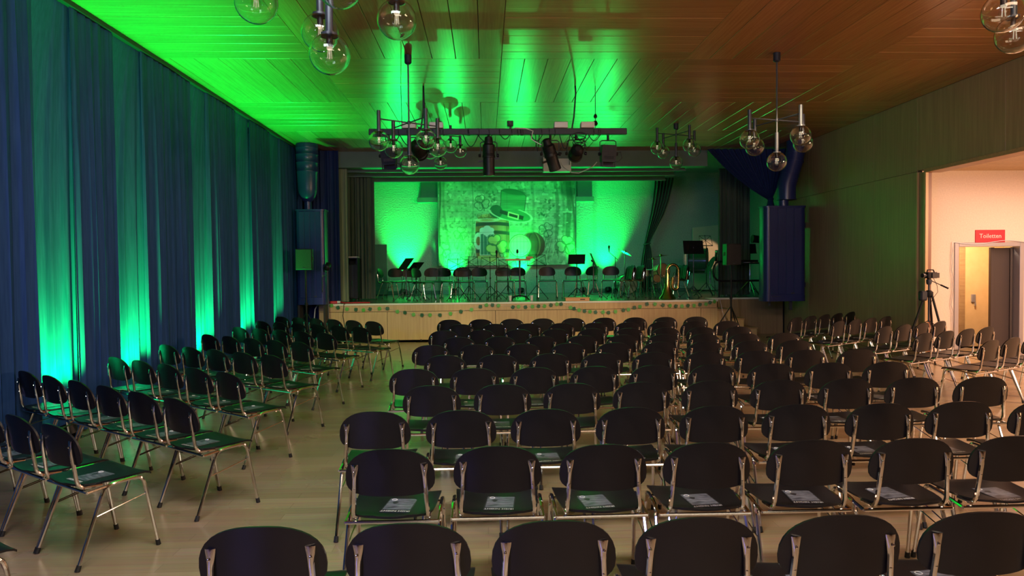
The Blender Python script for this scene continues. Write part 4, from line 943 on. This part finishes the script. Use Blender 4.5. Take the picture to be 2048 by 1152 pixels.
# ------------------------------------------------------------------ things on the stage
def stg(px, fy, Y=None):
    p = at(px, fy, Y or min(max(18.6-(fy-586)*0.14, AY+0.25), 19.0))
    return Vector((p.x, p.y, ZS))
STAGE_CHAIRS = [(776, 590, 100), (797, 587, 150), (822, 586, 168), (846, 596, 118), (866, 588, 172), (884, 588, 187), (905, 590, 232), (929, 594, 172), (957, 590, 186), (1009, 592, 174), (1034, 588, 188),
                (1095, 592, 182), (1145, 594, 192), (1174, 590, 232), (1222, 592, 190), (1247, 597, 262), (1267, 596, 262), (1352, 597, 255)]
HOLD = {}
for i, (px, fy, hd) in enumerate(STAGE_CHAIRS):
    p = stg(px, fy)
    HOLD[i] = chair('stacking_chair', 'black chair on the stage, %s from the left among the musicians\' chairs' % ORD[i], p, R(180-hd+180) if False else R(-hd), 'musicians\' chairs on stage', False)
# jackets hung over backrests
def jacket_mesh():
    def f(off):
        def g(u, v):
            a = u*2-1; x = 0.225*a; fr = (v-0.5)*2       # v: back hem -> over the top -> front hem
            z = 0.79-0.33*abs(fr)**1.3-0.03*a*a+0.012*math.sin(9*a+4*fr); y = y_back(x*0.9, z)+(0.03+off)*math.copysign(min(1, abs(fr)*5), fr)-0.004+0.008*math.sin(14*a+fr)
            return (x*(1+0.08*abs(fr)), y, z+off*0.3)
        return g
    return MB().shell(f(0.0), f(0.012), 16, 16).mesh('cloth', M['black_metal'], 60)
JM = jacket_mesh(); note_kids
for i, w in ((15, 'third'), (16, 'second'), (17, 'last')):
    c = HOLD[i]; o = link('jacket', JM, None, c.location, c.rotation_euler); tag(o, 'black jacket draped over the %s chair from right on the stage' % w if w != 'last' else 'black jacket draped over the rightmost chair on the stage', 'jacket', 'jackets on stage chairs')
def tripod_base(t, h_hub, rad, m, feet=True, rr=0.008):
    for k in range(3):
        a = k*2.094+0.5; q = (rad*math.cos(a), rad*math.sin(a))
        l = MB().tube([(0, 0, h_hub), (q[0], q[1], 0.012)], rr, 6).tube([(0, 0, h_hub*0.35), (q[0]*0.55, q[1]*0.55, h_hub*0.45)], rr*0.7, 5)
        l.tube([(q[0]*0.97, q[1]*0.97, 0.02), (q[0]*1.04, q[1]*1.04, 0.0)], rr*1.5, 6, m=1); l.build('leg', [m, M['rubber']], t)
def wire_stand(label, px, fy, h, rz=0.0, m='black_metal', w=0.23):
    t = thing('music_stand', label, 'music stand', stg(px, fy), R(rz), 'folding music stands on stage')
    tripod_base(t, 0.34, 0.30, M[m]); MB().tube([(0, 0, 0.2), (0, 0, h-0.14)], 0.010, 8).lathe([(0.016, h*0.55), (0.018, h*0.55+0.04)], 8).build('pole', M[m], t)
    d = MB(); A = Matrix.Translation((0, 0, h-0.14)) @ Matrix.Rotation(R(-18), 4, 'X'); q = lambda x, z: A @ Vector((x, 0, z))
    d.tube([q(-w, 0), q(w, 0)], 0.011, 6).tube([q(-w*0.9, 0.27), q(w*0.9, 0.27)], 0.006, 5).tube([q(-w, 0), q(-w*0.9, 0.27)], 0.006, 5).tube([q(w, 0), q(w*0.9, 0.27)], 0.006, 5)
    d.tube([q(-w, 0), q(0, 0.14), q(w*0.9, 0.27)], 0.006, 5).tube([q(w, 0), q(0, 0.14), q(-w*0.9, 0.27)], 0.006, 5).tube([q(0, -0.03), q(0, 0.29)], 0.008, 6)
    d.build('desk', M[m], t); return t
def plate_stand(label, px, fy, h, rz=0.0, tilt=-25, pole='black_metal', w=0.25, hp=0.34, off=0.0):
    t = thing('music_stand', label, 'music stand', stg(px, fy), R(rz), 'orchestra music stands with solid desks')
    tripod_base(t, 0.28, 0.32, M[pole], rr=0.010); MB().tube([(0, 0, 0.15), (0, 0, h)], 0.012, 8).lathe([(0.02, h*0.6), (0.02, h*0.6+0.05)], 8).build('pole', M[pole], t)
    A = Matrix.Translation((off, 0, h)) @ Matrix.Rotation(R(tilt), 4, 'X')
    MB().box(-w, w, -0.006, 0.0, -hp/2, hp/2, c=0.002, M=A).box(-w, w, -0.05, 0.0, -hp/2-0.006, -hp/2, M=A).box(-0.03, 0.03, 0.0, 0.05, -0.03, 0.03, M=A).build('desk', M['black_metal'], t, 0)
    return t
t = plate_stand('left music stand with solid black desk tilted back, on silver pole', 813, 598, 0.88, -60, -38, 'lamp_metal')
plate_stand('black music stand with solid desk just behind the leftmost stand', 833, 594, 0.82, -125, -45, 'black_metal', 0.2, 0.28)
wire_stand('folding wire music stand left of the banner centre, broad black desk', 917, 600, 0.86, 6, w=0.26)
wire_stand('folding wire music stand before the beer mug on banner', 938, 596, 0.92, -4)
wire_stand('folding wire music stand between mug and conductor desk', 981, 596, 0.90, 3)
wire_stand('folding wire music stand just right of the conductor desk', 1074, 597, 0.95, -3)
wire_stand('folding wire music stand just left of conductor desk, low', 1016, 594, 0.84, 5)
plate_stand('black music stand with solid desk beside the right end of banner', 1154, 600, 0.95, -14, -30, hp=0.26, w=0.20)
plate_stand('silver music stand seen edge-on at the right end of banner', 1187, 599, 0.92, 76, -22, 'lamp_metal', 0.22, 0.36)
plate_stand('tall black orchestral music stand at right front of the stage', 1387, 596, 1.22, 8, -12, 'lamp_metal', 0.26, 0.33)
wire_stand('folding wire music stand before the beige board, tilted desk', 1413, 590, 1.42, 12, w=0.18)
plate_stand('dim black music stand before the right stage curtain', 1500, 588, 1.20, 0, -15, w=0.16, hp=0.26)
# microphone stands
def mic_stand(label, px, fy, h, boom=0.0, hd=0.0, name='microphone_stand', mic=True):
    t = thing(name, label, 'microphone stand', stg(px, fy), R(hd), 'microphone stands on stage')
    tripod_base(t, 0.22, 0.26, M['black_metal']); MB().tube([(0, 0, 0.1), (0, 0, h)], 0.009, 8).build('pole', M['black_metal'], t)
    if boom: MB().tube([(-boom*0.4, 0, h-0.08), (boom, 0, h+0.12)], 0.007, 6).build('boom', M['black_metal'], t)
    mx = boom; mz = h+(0.12 if boom else 0)
    if mic: MB().lathe([(0.012, 0), (0.016, 0.08), (0.026, 0.11), (0.028, 0.14), (0.018, 0.165), (0.004, 0.17)], 12, o=(mx, 0, mz)).build('microphone', M['black_metal'], t)
    return t
mic_stand('black microphone stand with dark clip in front of banner mug', 994, 597, 1.02)
mic_stand('boom microphone stand reaching left before the right green column', 1231, 590, 1.02, 0.16, 180)
# conductor's desk
p = stg(1040, 598); t = thing('conductor_desk', "conductor's desk with orange wooden top on a grey column", 'desk', p)
MB().tube([(0, 0, 0.06), (0, 0, 0.93)], 0.022, 10).build('column', M['lamp_metal'], t)
MB().box(-0.34, 0.25, -0.2, 0.2, 0.93, 0.975, c=0.005).box(0.15, 0.31, -0.14, 0.1, 0.975, 1.03, c=0.01).build('top', M['desk_wood'], t, 0)
for k in range(4):
    a = R(45+90*k); MB().tube([(0, 0, 0.1), (0.2*math.cos(a), 0.2*math.sin(a), 0.075), (0.30*math.cos(a), 0.30*math.sin(a), 0.0)], 0.016, 8).build('foot', M['black_metal'], t)
for s, w in ((-1, 'left'), (1, 'right')):
    c = thing('paper_cup', 'small white cup on stage floor %s of the conductor desk' % w, 'cup', p+Vector((0.25*s, -0.42, 0)), 0, 'cups by the desk')
    MB().lathe([(0.028, 0), (0.038, 0.11), (0.036, 0.11), (0.027, 0.008)], 12).build('wall', M['paper'], c)
    MB().lathe([(0.040, 0.108), (0.040, 0.118), (0.034, 0.118)], 12).build('rim', M['white'], c)
mk = thing('microphone', 'black microphone on short stalk standing on the conductor desk', 'microphone', p+Vector((-0.05, 0.05, 0.975)))
MB().lathe([(0.05, 0), (0.05, 0.012), (0.008, 0.016)], 12).tube([(0, 0, 0.01), (0, 0, 0.13)], 0.005, 6).build('stalk', M['black_metal'], mk)
MB().lathe([(0.02, 0.13), (0.028, 0.15), (0.028, 0.20), (0.015, 0.225), (0.003, 0.228)], 12).build('capsule', M['black_metal'], mk)
p = stg(1148, 600.5); b = thing('wooden_box', 'low flat wooden box on the front edge of stage below music stand', 'box', (p.x, AY+0.35, ZS))
MB().box(-0.27, 0.27, -0.15, 0.15, 0, 0.065, c=0.004).build('body', M['desk_wood'], b, 0); MB().box(-0.28, 0.28, -0.16, 0.16, 0.065, 0.078, c=0.003).build('lid', M['desk_wood'], b, 0)
MB().box(0.06, 0.17, -0.156, -0.150, 0.025, 0.045).build('plate', M['black_metal'], b, 0)
# drums and cymbals
def drum(name, label, p, r, h, tilt, rz, shell, cat='drum', legs=True, lugs=8, group='drum kit on stage', zc=None, skin='drum_skin'):
    t = thing(name, label, cat, p, R(rz), group); zc = zc if zc else r
    A = Matrix.Translation((0, 0, zc)) @ Matrix.Rotation(R(tilt), 4, 'X')
    MB().lathe([(r*0.985, -h/2), (r*0.985, h/2)], 24, M=A).build('shell', M[shell], t)
    MB().lathe([(r*0.97, h/2+0.004), (r*0.5, h/2+0.006), (0.002, h/2+0.006)], 24, M=A).lathe([(0.002, -h/2-0.006), (r*0.97, -h/2-0.004)], 24, M=A).build('head', M[skin], t)
    for s in (-1, 1): MB().lathe([(r*1.0, s*h/2-0.012), (r*1.04, s*h/2-0.012), (r*1.04, s*h/2+0.014), (r*0.97, s*h/2+0.014), (r*0.97, s*h/2)], 24, M=A).build('hoop', M['chrome'] if shell != 'drum_green' else M['black_metal'], t)
    mb = MB()
    for k in range(lugs):
        a = 6.283*k/lugs; mb.tube([A @ Vector((r*1.03*math.cos(a), r*1.03*math.sin(a), -h/2)), A @ Vector((r*1.03*math.cos(a), r*1.03*math.sin(a), h/2))], 0.006, 5)
    mb.build('tension_rod', M['chrome'], t)
    if legs:
        bot = zc-(r if tilt > 45 else h/2)
        for k in range(3):
            a = k*2.094+0.4; MB().tube([A @ Vector((r*0.9*math.cos(a), r*0.9*math.sin(a), 0)) if tilt < 45 else Vector((r*0.6*math.cos(a), h*0.7*math.sin(a), zc-r*0.5)), (r*1.15*math.cos(a), (r if tilt < 45 else h)*1.1*math.sin(a), 0.0)], 0.009, 6).build('leg', M['chrome'], t)
    return t
def cymbal(label, px, fy, h, r, tilt, rz=0, mc='brass', rad=0.28):
    t = thing('cymbal', label, 'cymbal', stg(px, fy), R(rz), 'cymbals on stage'); tripod_base(t, 0.3, rad, M['chrome'])
    MB().tube([(0, 0, 0.1), (0, 0, h)], 0.010, 8).lathe([(0.016, h*0.5), (0.018, h*0.5+0.05)], 8).build('pole', M['chrome'], t)
    A = Matrix.Translation((0, 0, h)) @ Matrix.Rotation(R(tilt), 4, 'Y')
    MB().lathe([(r, 0), (r*0.6, 0.012), (r*0.2, 0.024), (r*0.16, 0.045), (0.004, 0.055), (0.004, 0.048), (r*0.15, 0.038), (r*0.2, 0.018), (r*0.6, 0.006), (r, -0.003)], 28, M=A).build('plate', M[mc], t)
drum('bass_drum', 'round bass drum of the kit, pale head behind the chair legs', stg(1252, 588, 19.4), 0.26, 0.36, 90, 8, 'drum_green', zc=0.275)
drum('snare_drum', 'chrome snare drum on a stand in the middle of the kit', stg(1293, 590, 19.0), 0.17, 0.13, 4, 0, 'chrome', zc=0.60)
drum('tom_drum', 'black tom of the drum kit before the tied curtain', stg(1281, 588, 19.5), 0.13, 0.2, 18, 10, 'black_metal', zc=0.62)
drum('floor_tom', 'copper coloured floor drum behind the rightmost stage chair', stg(1322, 588, 19.3), 0.205, 0.24, 80, 20, 'copper', zc=0.62, skin='copper')
drum('floor_tom', 'small copper drum hanging low right of the snare', stg(1312, 590, 18.8), 0.11, 0.12, 75, 10, 'copper', zc=0.42, skin='copper')
cymbal('tilted cymbal on stand before the right green light column', 1250, 592, 1.12, 0.20, 28)
cymbal('flat hi-hat cymbal on stand by the snare drum', 1306, 594, 0.93, 0.17, 3)
cymbal('high ride cymbal on a stand against the dark stage wall', 1322, 590, 1.02, 0.20, -8)
cymbal('upright dark disc standing for the concert bass drum face', 1420, 588, 0.78, 0.25, -64, 0, 'dark', 0.36)  # disc on a cymbal stand, stands in for the drum's dark face
d = drum('concert_drum', 'large green concert bass drum lying on a stand beside beige board', stg(1397, 590, 19.2), 0.34, 0.46, 90, 68, 'drum_green', zc=0.90)
drum('tom_drum', 'black tom high on a stand behind the right loudspeaker', stg(1440, 592, 18.4), 0.13, 0.24, 12, 0, 'black_metal', zc=1.02)
drum('conga_drum', 'left dark red conga behind the loudspeaker at right of stage', stg(1450, 594, 18.0), 0.16, 0.62, 0, 0, 'drum_red', zc=0.55)
drum('conga_drum', 'right dark red conga behind the loudspeaker at right of stage', stg(1472, 594, 18.0), 0.16, 0.62, 0, 0, 'drum_red', zc=0.55)
# tuba leaning by the rightmost chair
p = stg(1335, 600); t = thing('tuba', 'brass tuba standing on its bell beside the rightmost stage chair', 'tuba', p, R(10))
MB().lathe([(0.20, 0.0), (0.19, 0.02), (0.12, 0.12), (0.07, 0.28), (0.05, 0.45), (0.042, 0.62)], 20, o=(0.0, 0, 0)).build('bell', M['brass'], t)
MB().tube([(0, 0, 0.60)]+arc((0.14, 0, 0.66), 0.14, math.pi, 0, 14)+[(0.28, 0, 0.45), (0.27, 0, 0.30)]+arc((0.20, 0, 0.28), 0.07, 0, -math.pi, 8)+[(0.13, 0, 0.5)], [0.042]*8+[0.034]*8+[0.026]*12 if False else 0.033, 10).build('main_tube', M['brass'], t)
mb = MB()
for k in range(3): mb.tube([(0.15+0.035*k, -0.05, 0.34), (0.15+0.035*k, -0.05, 0.52)], 0.014, 8).tube([(0.15+0.035*k, -0.05, 0.52), (0.15+0.035*k, -0.05, 0.56)], 0.006, 6)
mb.build('valves', M['chrome'], t); MB().tube([(0.13, 0, 0.5), (0.13, -0.06, 0.58), (0.10, -0.16, 0.62)], 0.008, 6).build('mouth_pipe', M['brass'], t)
# glockenspiel on silver stand
p = stg(1500, 594, 17.2); t = thing('glockenspiel', 'flat glockenspiel case on a silver tripod stand at stage right', 'glockenspiel', p)
tripod_base(t, 0.42, 0.36, M['chrome'], rr=0.011); MB().tube([(0, 0, 0.1), (0, 0, 0.80)], 0.014, 8).lathe([(0.024, 0.5), (0.024, 0.56)], 8).build('pole', M['chrome'], t)
MB().box(-0.25, 0.25, -0.16, 0.16, 0.80, 0.83, c=0.004).box(-0.25, 0.25, 0.12, 0.16, 0.83, 0.90, c=0.004).build('case', M['black_metal'], t, 0)
for k in range(14): MB().box(-0.235+0.0335*k, -0.208+0.0335*k, -0.13+0.003*k, 0.10-0.003*k, 0.832, 0.842).build('bar', M['chrome'], t, 0)
# black lamp post by the right heater
p = stg(1524, 592, 16.75); t = thing('stage_lamp_stand', 'black lamp head on a post at right edge of stage beside heater', 'lamp stand', p)
MB().lathe([(0.16, 0), (0.16, 0.02), (0.03, 0.03)], 16).tube([(0, 0, 0.02), (0, 0, 1.5)], 0.02, 8).build('post', M['black_metal'], t)
MB().lathe([(0.05, -0.14), (0.09, -0.12), (0.09, 0.12), (0.10, 0.18)], 14, M=Matrix.Translation((-0.06, 0, 1.38)) @ Matrix.Rotation(R(-84), 4, 'Y')).build('head', M['black_metal'], t)
# beige board leaning against the back wall
a, b = at(1386, 452, YB-0.35), at(1444, 588, YB-0.35)
t = thing('board', 'plain beige board standing behind the drums at the back right', 'board', ((a.x+b.x)/2, YB-0.3, ZS))
w_ = (b.x-a.x)/2; h_ = a.z-ZS
MB().prism([(-w_, 0), (w_+0.04, 0), (w_+0.02, h_+0.04), (-w_, h_-0.05)], -0.02, 0.02, M=Matrix.Rotation(R(90), 4, 'X')).build('sheet', M['board_beige'], t, 0)
MB().box(-w_-0.02, w_+0.05, -0.02, 0.08, 0, 0.05, c=0.004).build('foot_rail', M['desk_wood'], t, 0)
# dark partition board at the left of the stage back wall
a, b = at(742, 489, YB-0.9), at(775, 590, YB-0.9)
t = thing('partition_board', 'dark grey partition board standing left before the stage back wall', 'board', (a.x, YB-0.9, ZS))
MB().box(-0.5, b.x-a.x, 0, 0.03, 0.03, a.z-ZS, c=0.004).build('sheet', M['grey_board'], t, 0); MB().box(-0.5, b.x-a.x, -0.12, 0.15, 0, 0.03).build('foot', M['dark'], t, 0)
# rack cabinet with papers
a, b = at(692, 517, 17.15), at(716, 590, 17.15)
t = thing('rack_cabinet', 'dark rack cabinet on stage beside the left grey curtain', 'cabinet', ((a.x+b.x)/2, 17.35, ZS)); w_ = (b.x-a.x)/2; h_ = a.z-ZS
MB().box(-w_, w_, -0.2, 0.25, 0.06, h_-0.14, c=0.006).box(-w_, -w_+0.02, -0.2, 0.25, h_-0.14, h_).box(w_-0.02, w_, -0.2, 0.25, h_-0.14, h_).box(-w_, w_, 0.22, 0.25, h_-0.14, h_).build('body', M['black_metal'], t, 0)
dd = MB().box(-w_+0.01, w_-0.10, -0.215, -0.2, 0.10, h_-0.16, c=0.003).build('door', M['bar_metal'], t, 0); MB().box(w_-0.135, w_-0.125, -0.23, -0.215, 0.35, 0.5).build('handle', M['chrome'], dd, 0)
MB().box(-w_-0.01, w_+0.01, -0.22, 0.26, h_, h_+0.02, c=0.003).build('top', M['lamp_metal'], t, 0)
for k in range(4): MB().lathe([(0.02, 0), (0.025, 0.03), (0.015, 0.06)], 8, o=((w_-0.04)*(1 if k % 2 else -1), -0.15+0.35*(k//2), 0)).build('castor', M['rubber'], t)
ps = thing('paper_stack', 'loose white sheets of paper lying on top of the rack cabinet', 'papers', ((a.x+b.x)/2, 17.33, ZS+h_+0.02))
for k in range(4): MB().box(-0.13, 0.10, -0.13, 0.13, 0, 0.006).build('sheet', M['paper'], ps, 0, (0.03*math.sin(k*2.1), 0.02*math.cos(k*1.7), 0.007*k)).rotation_euler = (0, 0, 0.25*math.sin(k*3.3))
# mains splitters and cables on the front left corner of the stage
p = at(668, 600, AY+0.35)
t = thing('mains_splitter', 'red mains splitter lying on the left front corner of the stage', 'splitter', (p.x, AY+0.35, ZS), R(8))
MB().box(-0.09, 0.07, -0.035, 0.035, 0, 0.055, c=0.008).build('body', M['red_plastic'], t, 0); MB().lathe([(0.028, 0), (0.028, 0.07), (0.02, 0.07)], 10, M=Matrix.Rotation(R(90), 4, 'Y'), o=(0.07, 0, 0.03)).build('socket', M['white'], t)
tag(MB().tube([(p.x+0.14, AY+0.35, ZS+0.03), (p.x+0.25, AY+0.3, ZS+0.012), (p.x+0.5, AY+0.42, ZS+0.012), (p.x+0.8, AY+0.36, ZS+0.012)], 0.011, 6).build('cable', M['red_plastic']), 'red cable running from the mains splitter along the stage floor', 'cable')
tag(MB().tube([(AX0+0.15, AY+0.2, ZS+0.012), (AX0-0.02, AY+0.05, ZS+0.012), (AX0-0.07, AY-0.04, ZS-0.1), (AX0-0.10, AY-0.05, 0.45), (AX0-0.10, AY-0.06, 0.012), (AX0-0.06, AY-0.3, 0.012)], 0.012, 6).build('cable', M['white']), 'white cable dropping over the left front corner of the stage', 'cable')
q = at(672, 606, AY)
tag(MB().tube([(q.x+0.3, AY+0.1, ZS+0.01), (q.x+0.18, AY-0.03, ZS+0.0), (q.x+0.15, AY-0.03, ZS-0.25), (q.x+0.2, AY-0.04, 0.3), (q.x+0.22, AY-0.06, 0.01)], 0.008, 6).build('cable', M['rubber']), 'thin black cable hanging down the stage front near its left end', 'cable')
q = at(1436, 606, YF)
tag(MB().tube([(AX1+0.06, YF-0.75, 0.86), (AX1+0.10, YF-0.80, 0.6), (AX1+0.18, YF-0.85, 0.3), (AX1+0.10, YF-0.9, 0.012), (AX1-0.3, YF-1.0, 0.012)], 0.01, 6).build('cable', M['frame_steel']), 'pale cable hanging beside the right end of the stage steps', 'cable')
# handrail of the steps
t = thing('handrail', 'black tubular handrail with rounded end beside the stage steps', 'handrail', (AX1, YF+0.25, ZS))
HR = lambda px, py: at(px, py, YF+0.25)-t.location
MB().tube([HR(1456, 523), HR(1442, 523), HR(1433, 525), HR(1428, 532), HR(1426, 542), HR(1428, 553), HR(1434, 560), HR(1444, 562), HR(1526, 561)], 0.024, 10).build('rail', M['black_metal'], t)
for px in (1438, 1520): a = HR(px, 524 if px < 1500 else 561); MB().tube([(a.x, 0, a.z), (a.x, 0, 0.0)], 0.022, 10).lathe([(0.05, 0.0), (0.05, 0.012), (0.024, 0.014)], 12, o=(a.x, 0, 0)).build('post', M['black_metal'], t)

# ------------------------------------------------------------------ loudspeakers, lamp stand, camera tripod
def speaker(label, x0, x1, y, zb, zt, rz, sub):
    w = (x1-x0)/2; h = zt-zb; t = thing('loudspeaker', label, 'loudspeaker', ((x0+x1)/2, y, zb), R(rz), 'loudspeakers on poles')
    MB().prism([(-w, -0.14), (w, -0.14), (w*0.72, 0.16), (-w*0.72, 0.16)], 0, h).build('cabinet', M['black_metal'], t, 0)
    g_ = MB().box(-w+0.012, w-0.012, -0.155, -0.14, 0.012, h-0.012, c=0.004).build('grille', M['grey_speaker'], t, 0)
    MB().box(-0.03, 0.03, -0.158, -0.154, 0.03, 0.045).build('badge', M['lamp_metal'], g_, 0)
    for s in (-1, 1): MB().box(s*w*0.86-0.012, s*w*0.86+0.012, -0.03, 0.05, h*0.45, h*0.62, c=0.004).build('handle', M['rubber'], t, 0)
    p = thing('speaker_stand', sub, 'speaker stand', ((x0+x1)/2, y, 0), R(20), 'speaker stands')
    MB().tube([(0, 0, 0.25), (0, 0, zb-0.001)], 0.019, 10).lathe([(0.03, zb*0.55), (0.034, zb*0.55+0.06)], 10).build('pole', M['black_metal'], p)
    tripod_base(p, 0.75, 0.48, M['black_metal'], rr=0.012)
    return t
a, b = at(594, 498, 14.6), at(628, 540, 14.6)
speaker('grey fronted loudspeaker on a pole before the left blue heater', a.x, b.x, 14.6, b.z, a.z, 0, 'black pole stand carrying the loudspeaker before the left heater')
a, b = at(1447, 488, 15.2), at(1477, 530, 15.2)
speaker('black loudspeaker on a pole in front of the stage steps', a.x, b.x, 15.2, b.z, a.z, 6, 'black pole stand carrying the loudspeaker by the stage steps')
p = at(655, 530, 15.2); t = thing('lamp_stand', 'thin stand with small black spotlight beside the left heater', 'lamp stand', (p.x, 15.2, 0))
MB().tube([(0, 0, 0.2), (0, 0, 1.62)], 0.012, 8).build('pole', M['lamp_metal'], t); tripod_base(t, 0.6, 0.22, M['black_metal'])
MB().lathe([(0.03, -0.1), (0.06, -0.08), (0.06, 0.08), (0.07, 0.1)], 12, M=Matrix.Translation((0, 0, 1.68)) @ Matrix.Rotation(R(-70), 4, 'X')).tube([(-0.08, 0, 1.68), (-0.08, 0, 1.58), (0.08, 0, 1.58), (0.08, 0, 1.68)], 0.008, 6).build('lamp_head', M['black_metal'], t)
MB().tube([(-0.10, 0, 1.5), (-0.12, 0, 1.45), (-0.12, 0, 1.15)], 0.008, 6).tube([(0, 0, 1.5), (-0.10, 0, 1.5)], 0.008, 6).build('side_arm', M['chrome'], t)
p = at(1858, 556, 10.75); t = thing('camera_tripod', 'black camera tripod standing at the edge of the foyer opening', 'tripod', (p.x, 10.75, 0)); zc = p.z
MB().tube([(0, 0, 0.72), (0, 0, zc-0.05)], 0.014, 8).lathe([(0.03, zc-0.10), (0.04, zc-0.07), (0.04, zc-0.03), (0.03, zc-0.02)], 12).build('column', M['lamp_metal'], t)
MB().lathe([(0.045, 1.10), (0.06, 1.13), (0.06, 1.18), (0.03, 1.21)], 12).build('crown', M['black_metal'], t)
for k in range(3):
    a = R(45+120*k); c_, s_ = math.cos(a), math.sin(a)
    l = MB().tube([(0.05*c_, 0.05*s_, 1.15), (0.245*c_, 0.245*s_, 0.55)], 0.017, 8).tube([(0.245*c_, 0.245*s_, 0.55), (0.42*c_, 0.42*s_, 0.012)], 0.011, 8).lathe([(0.02, 0), (0.016, 0.03)], 8, o=(0.42*c_, 0.42*s_, 0)).build('leg', M['black_metal'], t)
    MB().tube([(0.22*c_, 0.22*s_, 0.62), (0, 0, 0.74)], 0.006, 6).build('brace', M['black_metal'], l)
e = at(1897, 577, 10.6)-Vector((p.x, 10.75, 0))
MB().tube([(0.03, 0, zc-0.04), e*0.55+Vector((0.03, 0, zc-0.04))*0.45], 0.006, 6).tube([e*0.55+Vector((0.03, 0, zc-0.04))*0.45, e], 0.013, 8).build('pan_handle', M['black_metal'], t)
MB().tube([(0.07, 0, zc), (0.13, 0, zc-0.12), (0.14, 0, zc-0.22), (0.06, 0, zc-0.32), (0.01, -0.02, zc-0.42)], 0.004, 5).build('lead', M['rubber'], t)
MB().box(-0.15, -0.04, -0.05, 0.05, 1.05, 1.2, c=0.02).build('pouch', M['bar_metal'], t, 0)
c = thing('video_camera', 'small black video camera mounted on the tripod', 'camera', (p.x, 10.75, zc-0.02), R(14))
MB().box(-0.06, 0.12, -0.05, 0.05, 0.015, 0.11, c=0.01).box(-0.02, 0.02, -0.02, 0.02, 0, 0.02).build('body', M['black_metal'], c, 0)
MB().lathe([(0.03, 0), (0.035, 0.07), (0.028, 0.07)], 12, M=Matrix.Rotation(R(-90), 4, 'Y'), o=(-0.06, 0, 0.06)).build('lens', M['lens'], c)
MB().box(0.0, 0.14, -0.065, -0.052, 0.02, 0.10, c=0.004).build('screen', M['lens'], c, 0)
MB().tube([(-0.04, 0, 0.11), (-0.03, 0, 0.145), (0.08, 0, 0.145), (0.10, 0, 0.11)], 0.010, 6).build('top_handle', M['black_metal'], c)

# ------------------------------------------------------------------ LED par fixtures (the lamps that throw the green light)
def par(label, x, y, z, aim, group):
    t = thing('led_uplighter', label, 'uplighter', (x, y, z), math.atan2(aim[1]-y, aim[0]-x)-math.pi/2, group)
    A = Matrix.Translation((0, 0, 0.10)) @ Matrix.Rotation(R(-22), 4, 'X')
    MB().lathe([(0.05, -0.07), (0.075, -0.06), (0.08, 0.03), (0.085, 0.035), (0.085, 0.05), (0.078, 0.05), (0.078, 0.03), (0.01, 0.028)], 16, M=A).build('housing', M['black_metal'], t)
    MB().lathe([(0.074, 0.034), (0.002, 0.036)], 14, M=A).build('lens', M['led'], t)
    MB().box(-0.10, -0.085, -0.02, 0.02, 0.0, 0.13).box(0.085, 0.10, -0.02, 0.02, 0.0, 0.13).box(-0.10, 0.10, -0.09, 0.09, 0, 0.012).build('bracket', M['black_metal'], t, 0)
for i, (a, b) in enumerate(CURT_STRIPS):
    par('small LED uplighter on the floor at the %s green curtain bay from camera' % ORD[i], XL+0.05, a+0.30, 0.0, (XL-1, a+0.30), 'uplighters at the curtain')
for i, (px, pw) in enumerate(STAGE_PARS):
    p = at(px, 580, YB-0.75)
    par('small LED uplighter on the stage floor, %s from the left behind the chairs' % ORD[i], p.x, YB-0.55, ZS, (p.x, YB), 'uplighters on the stage')
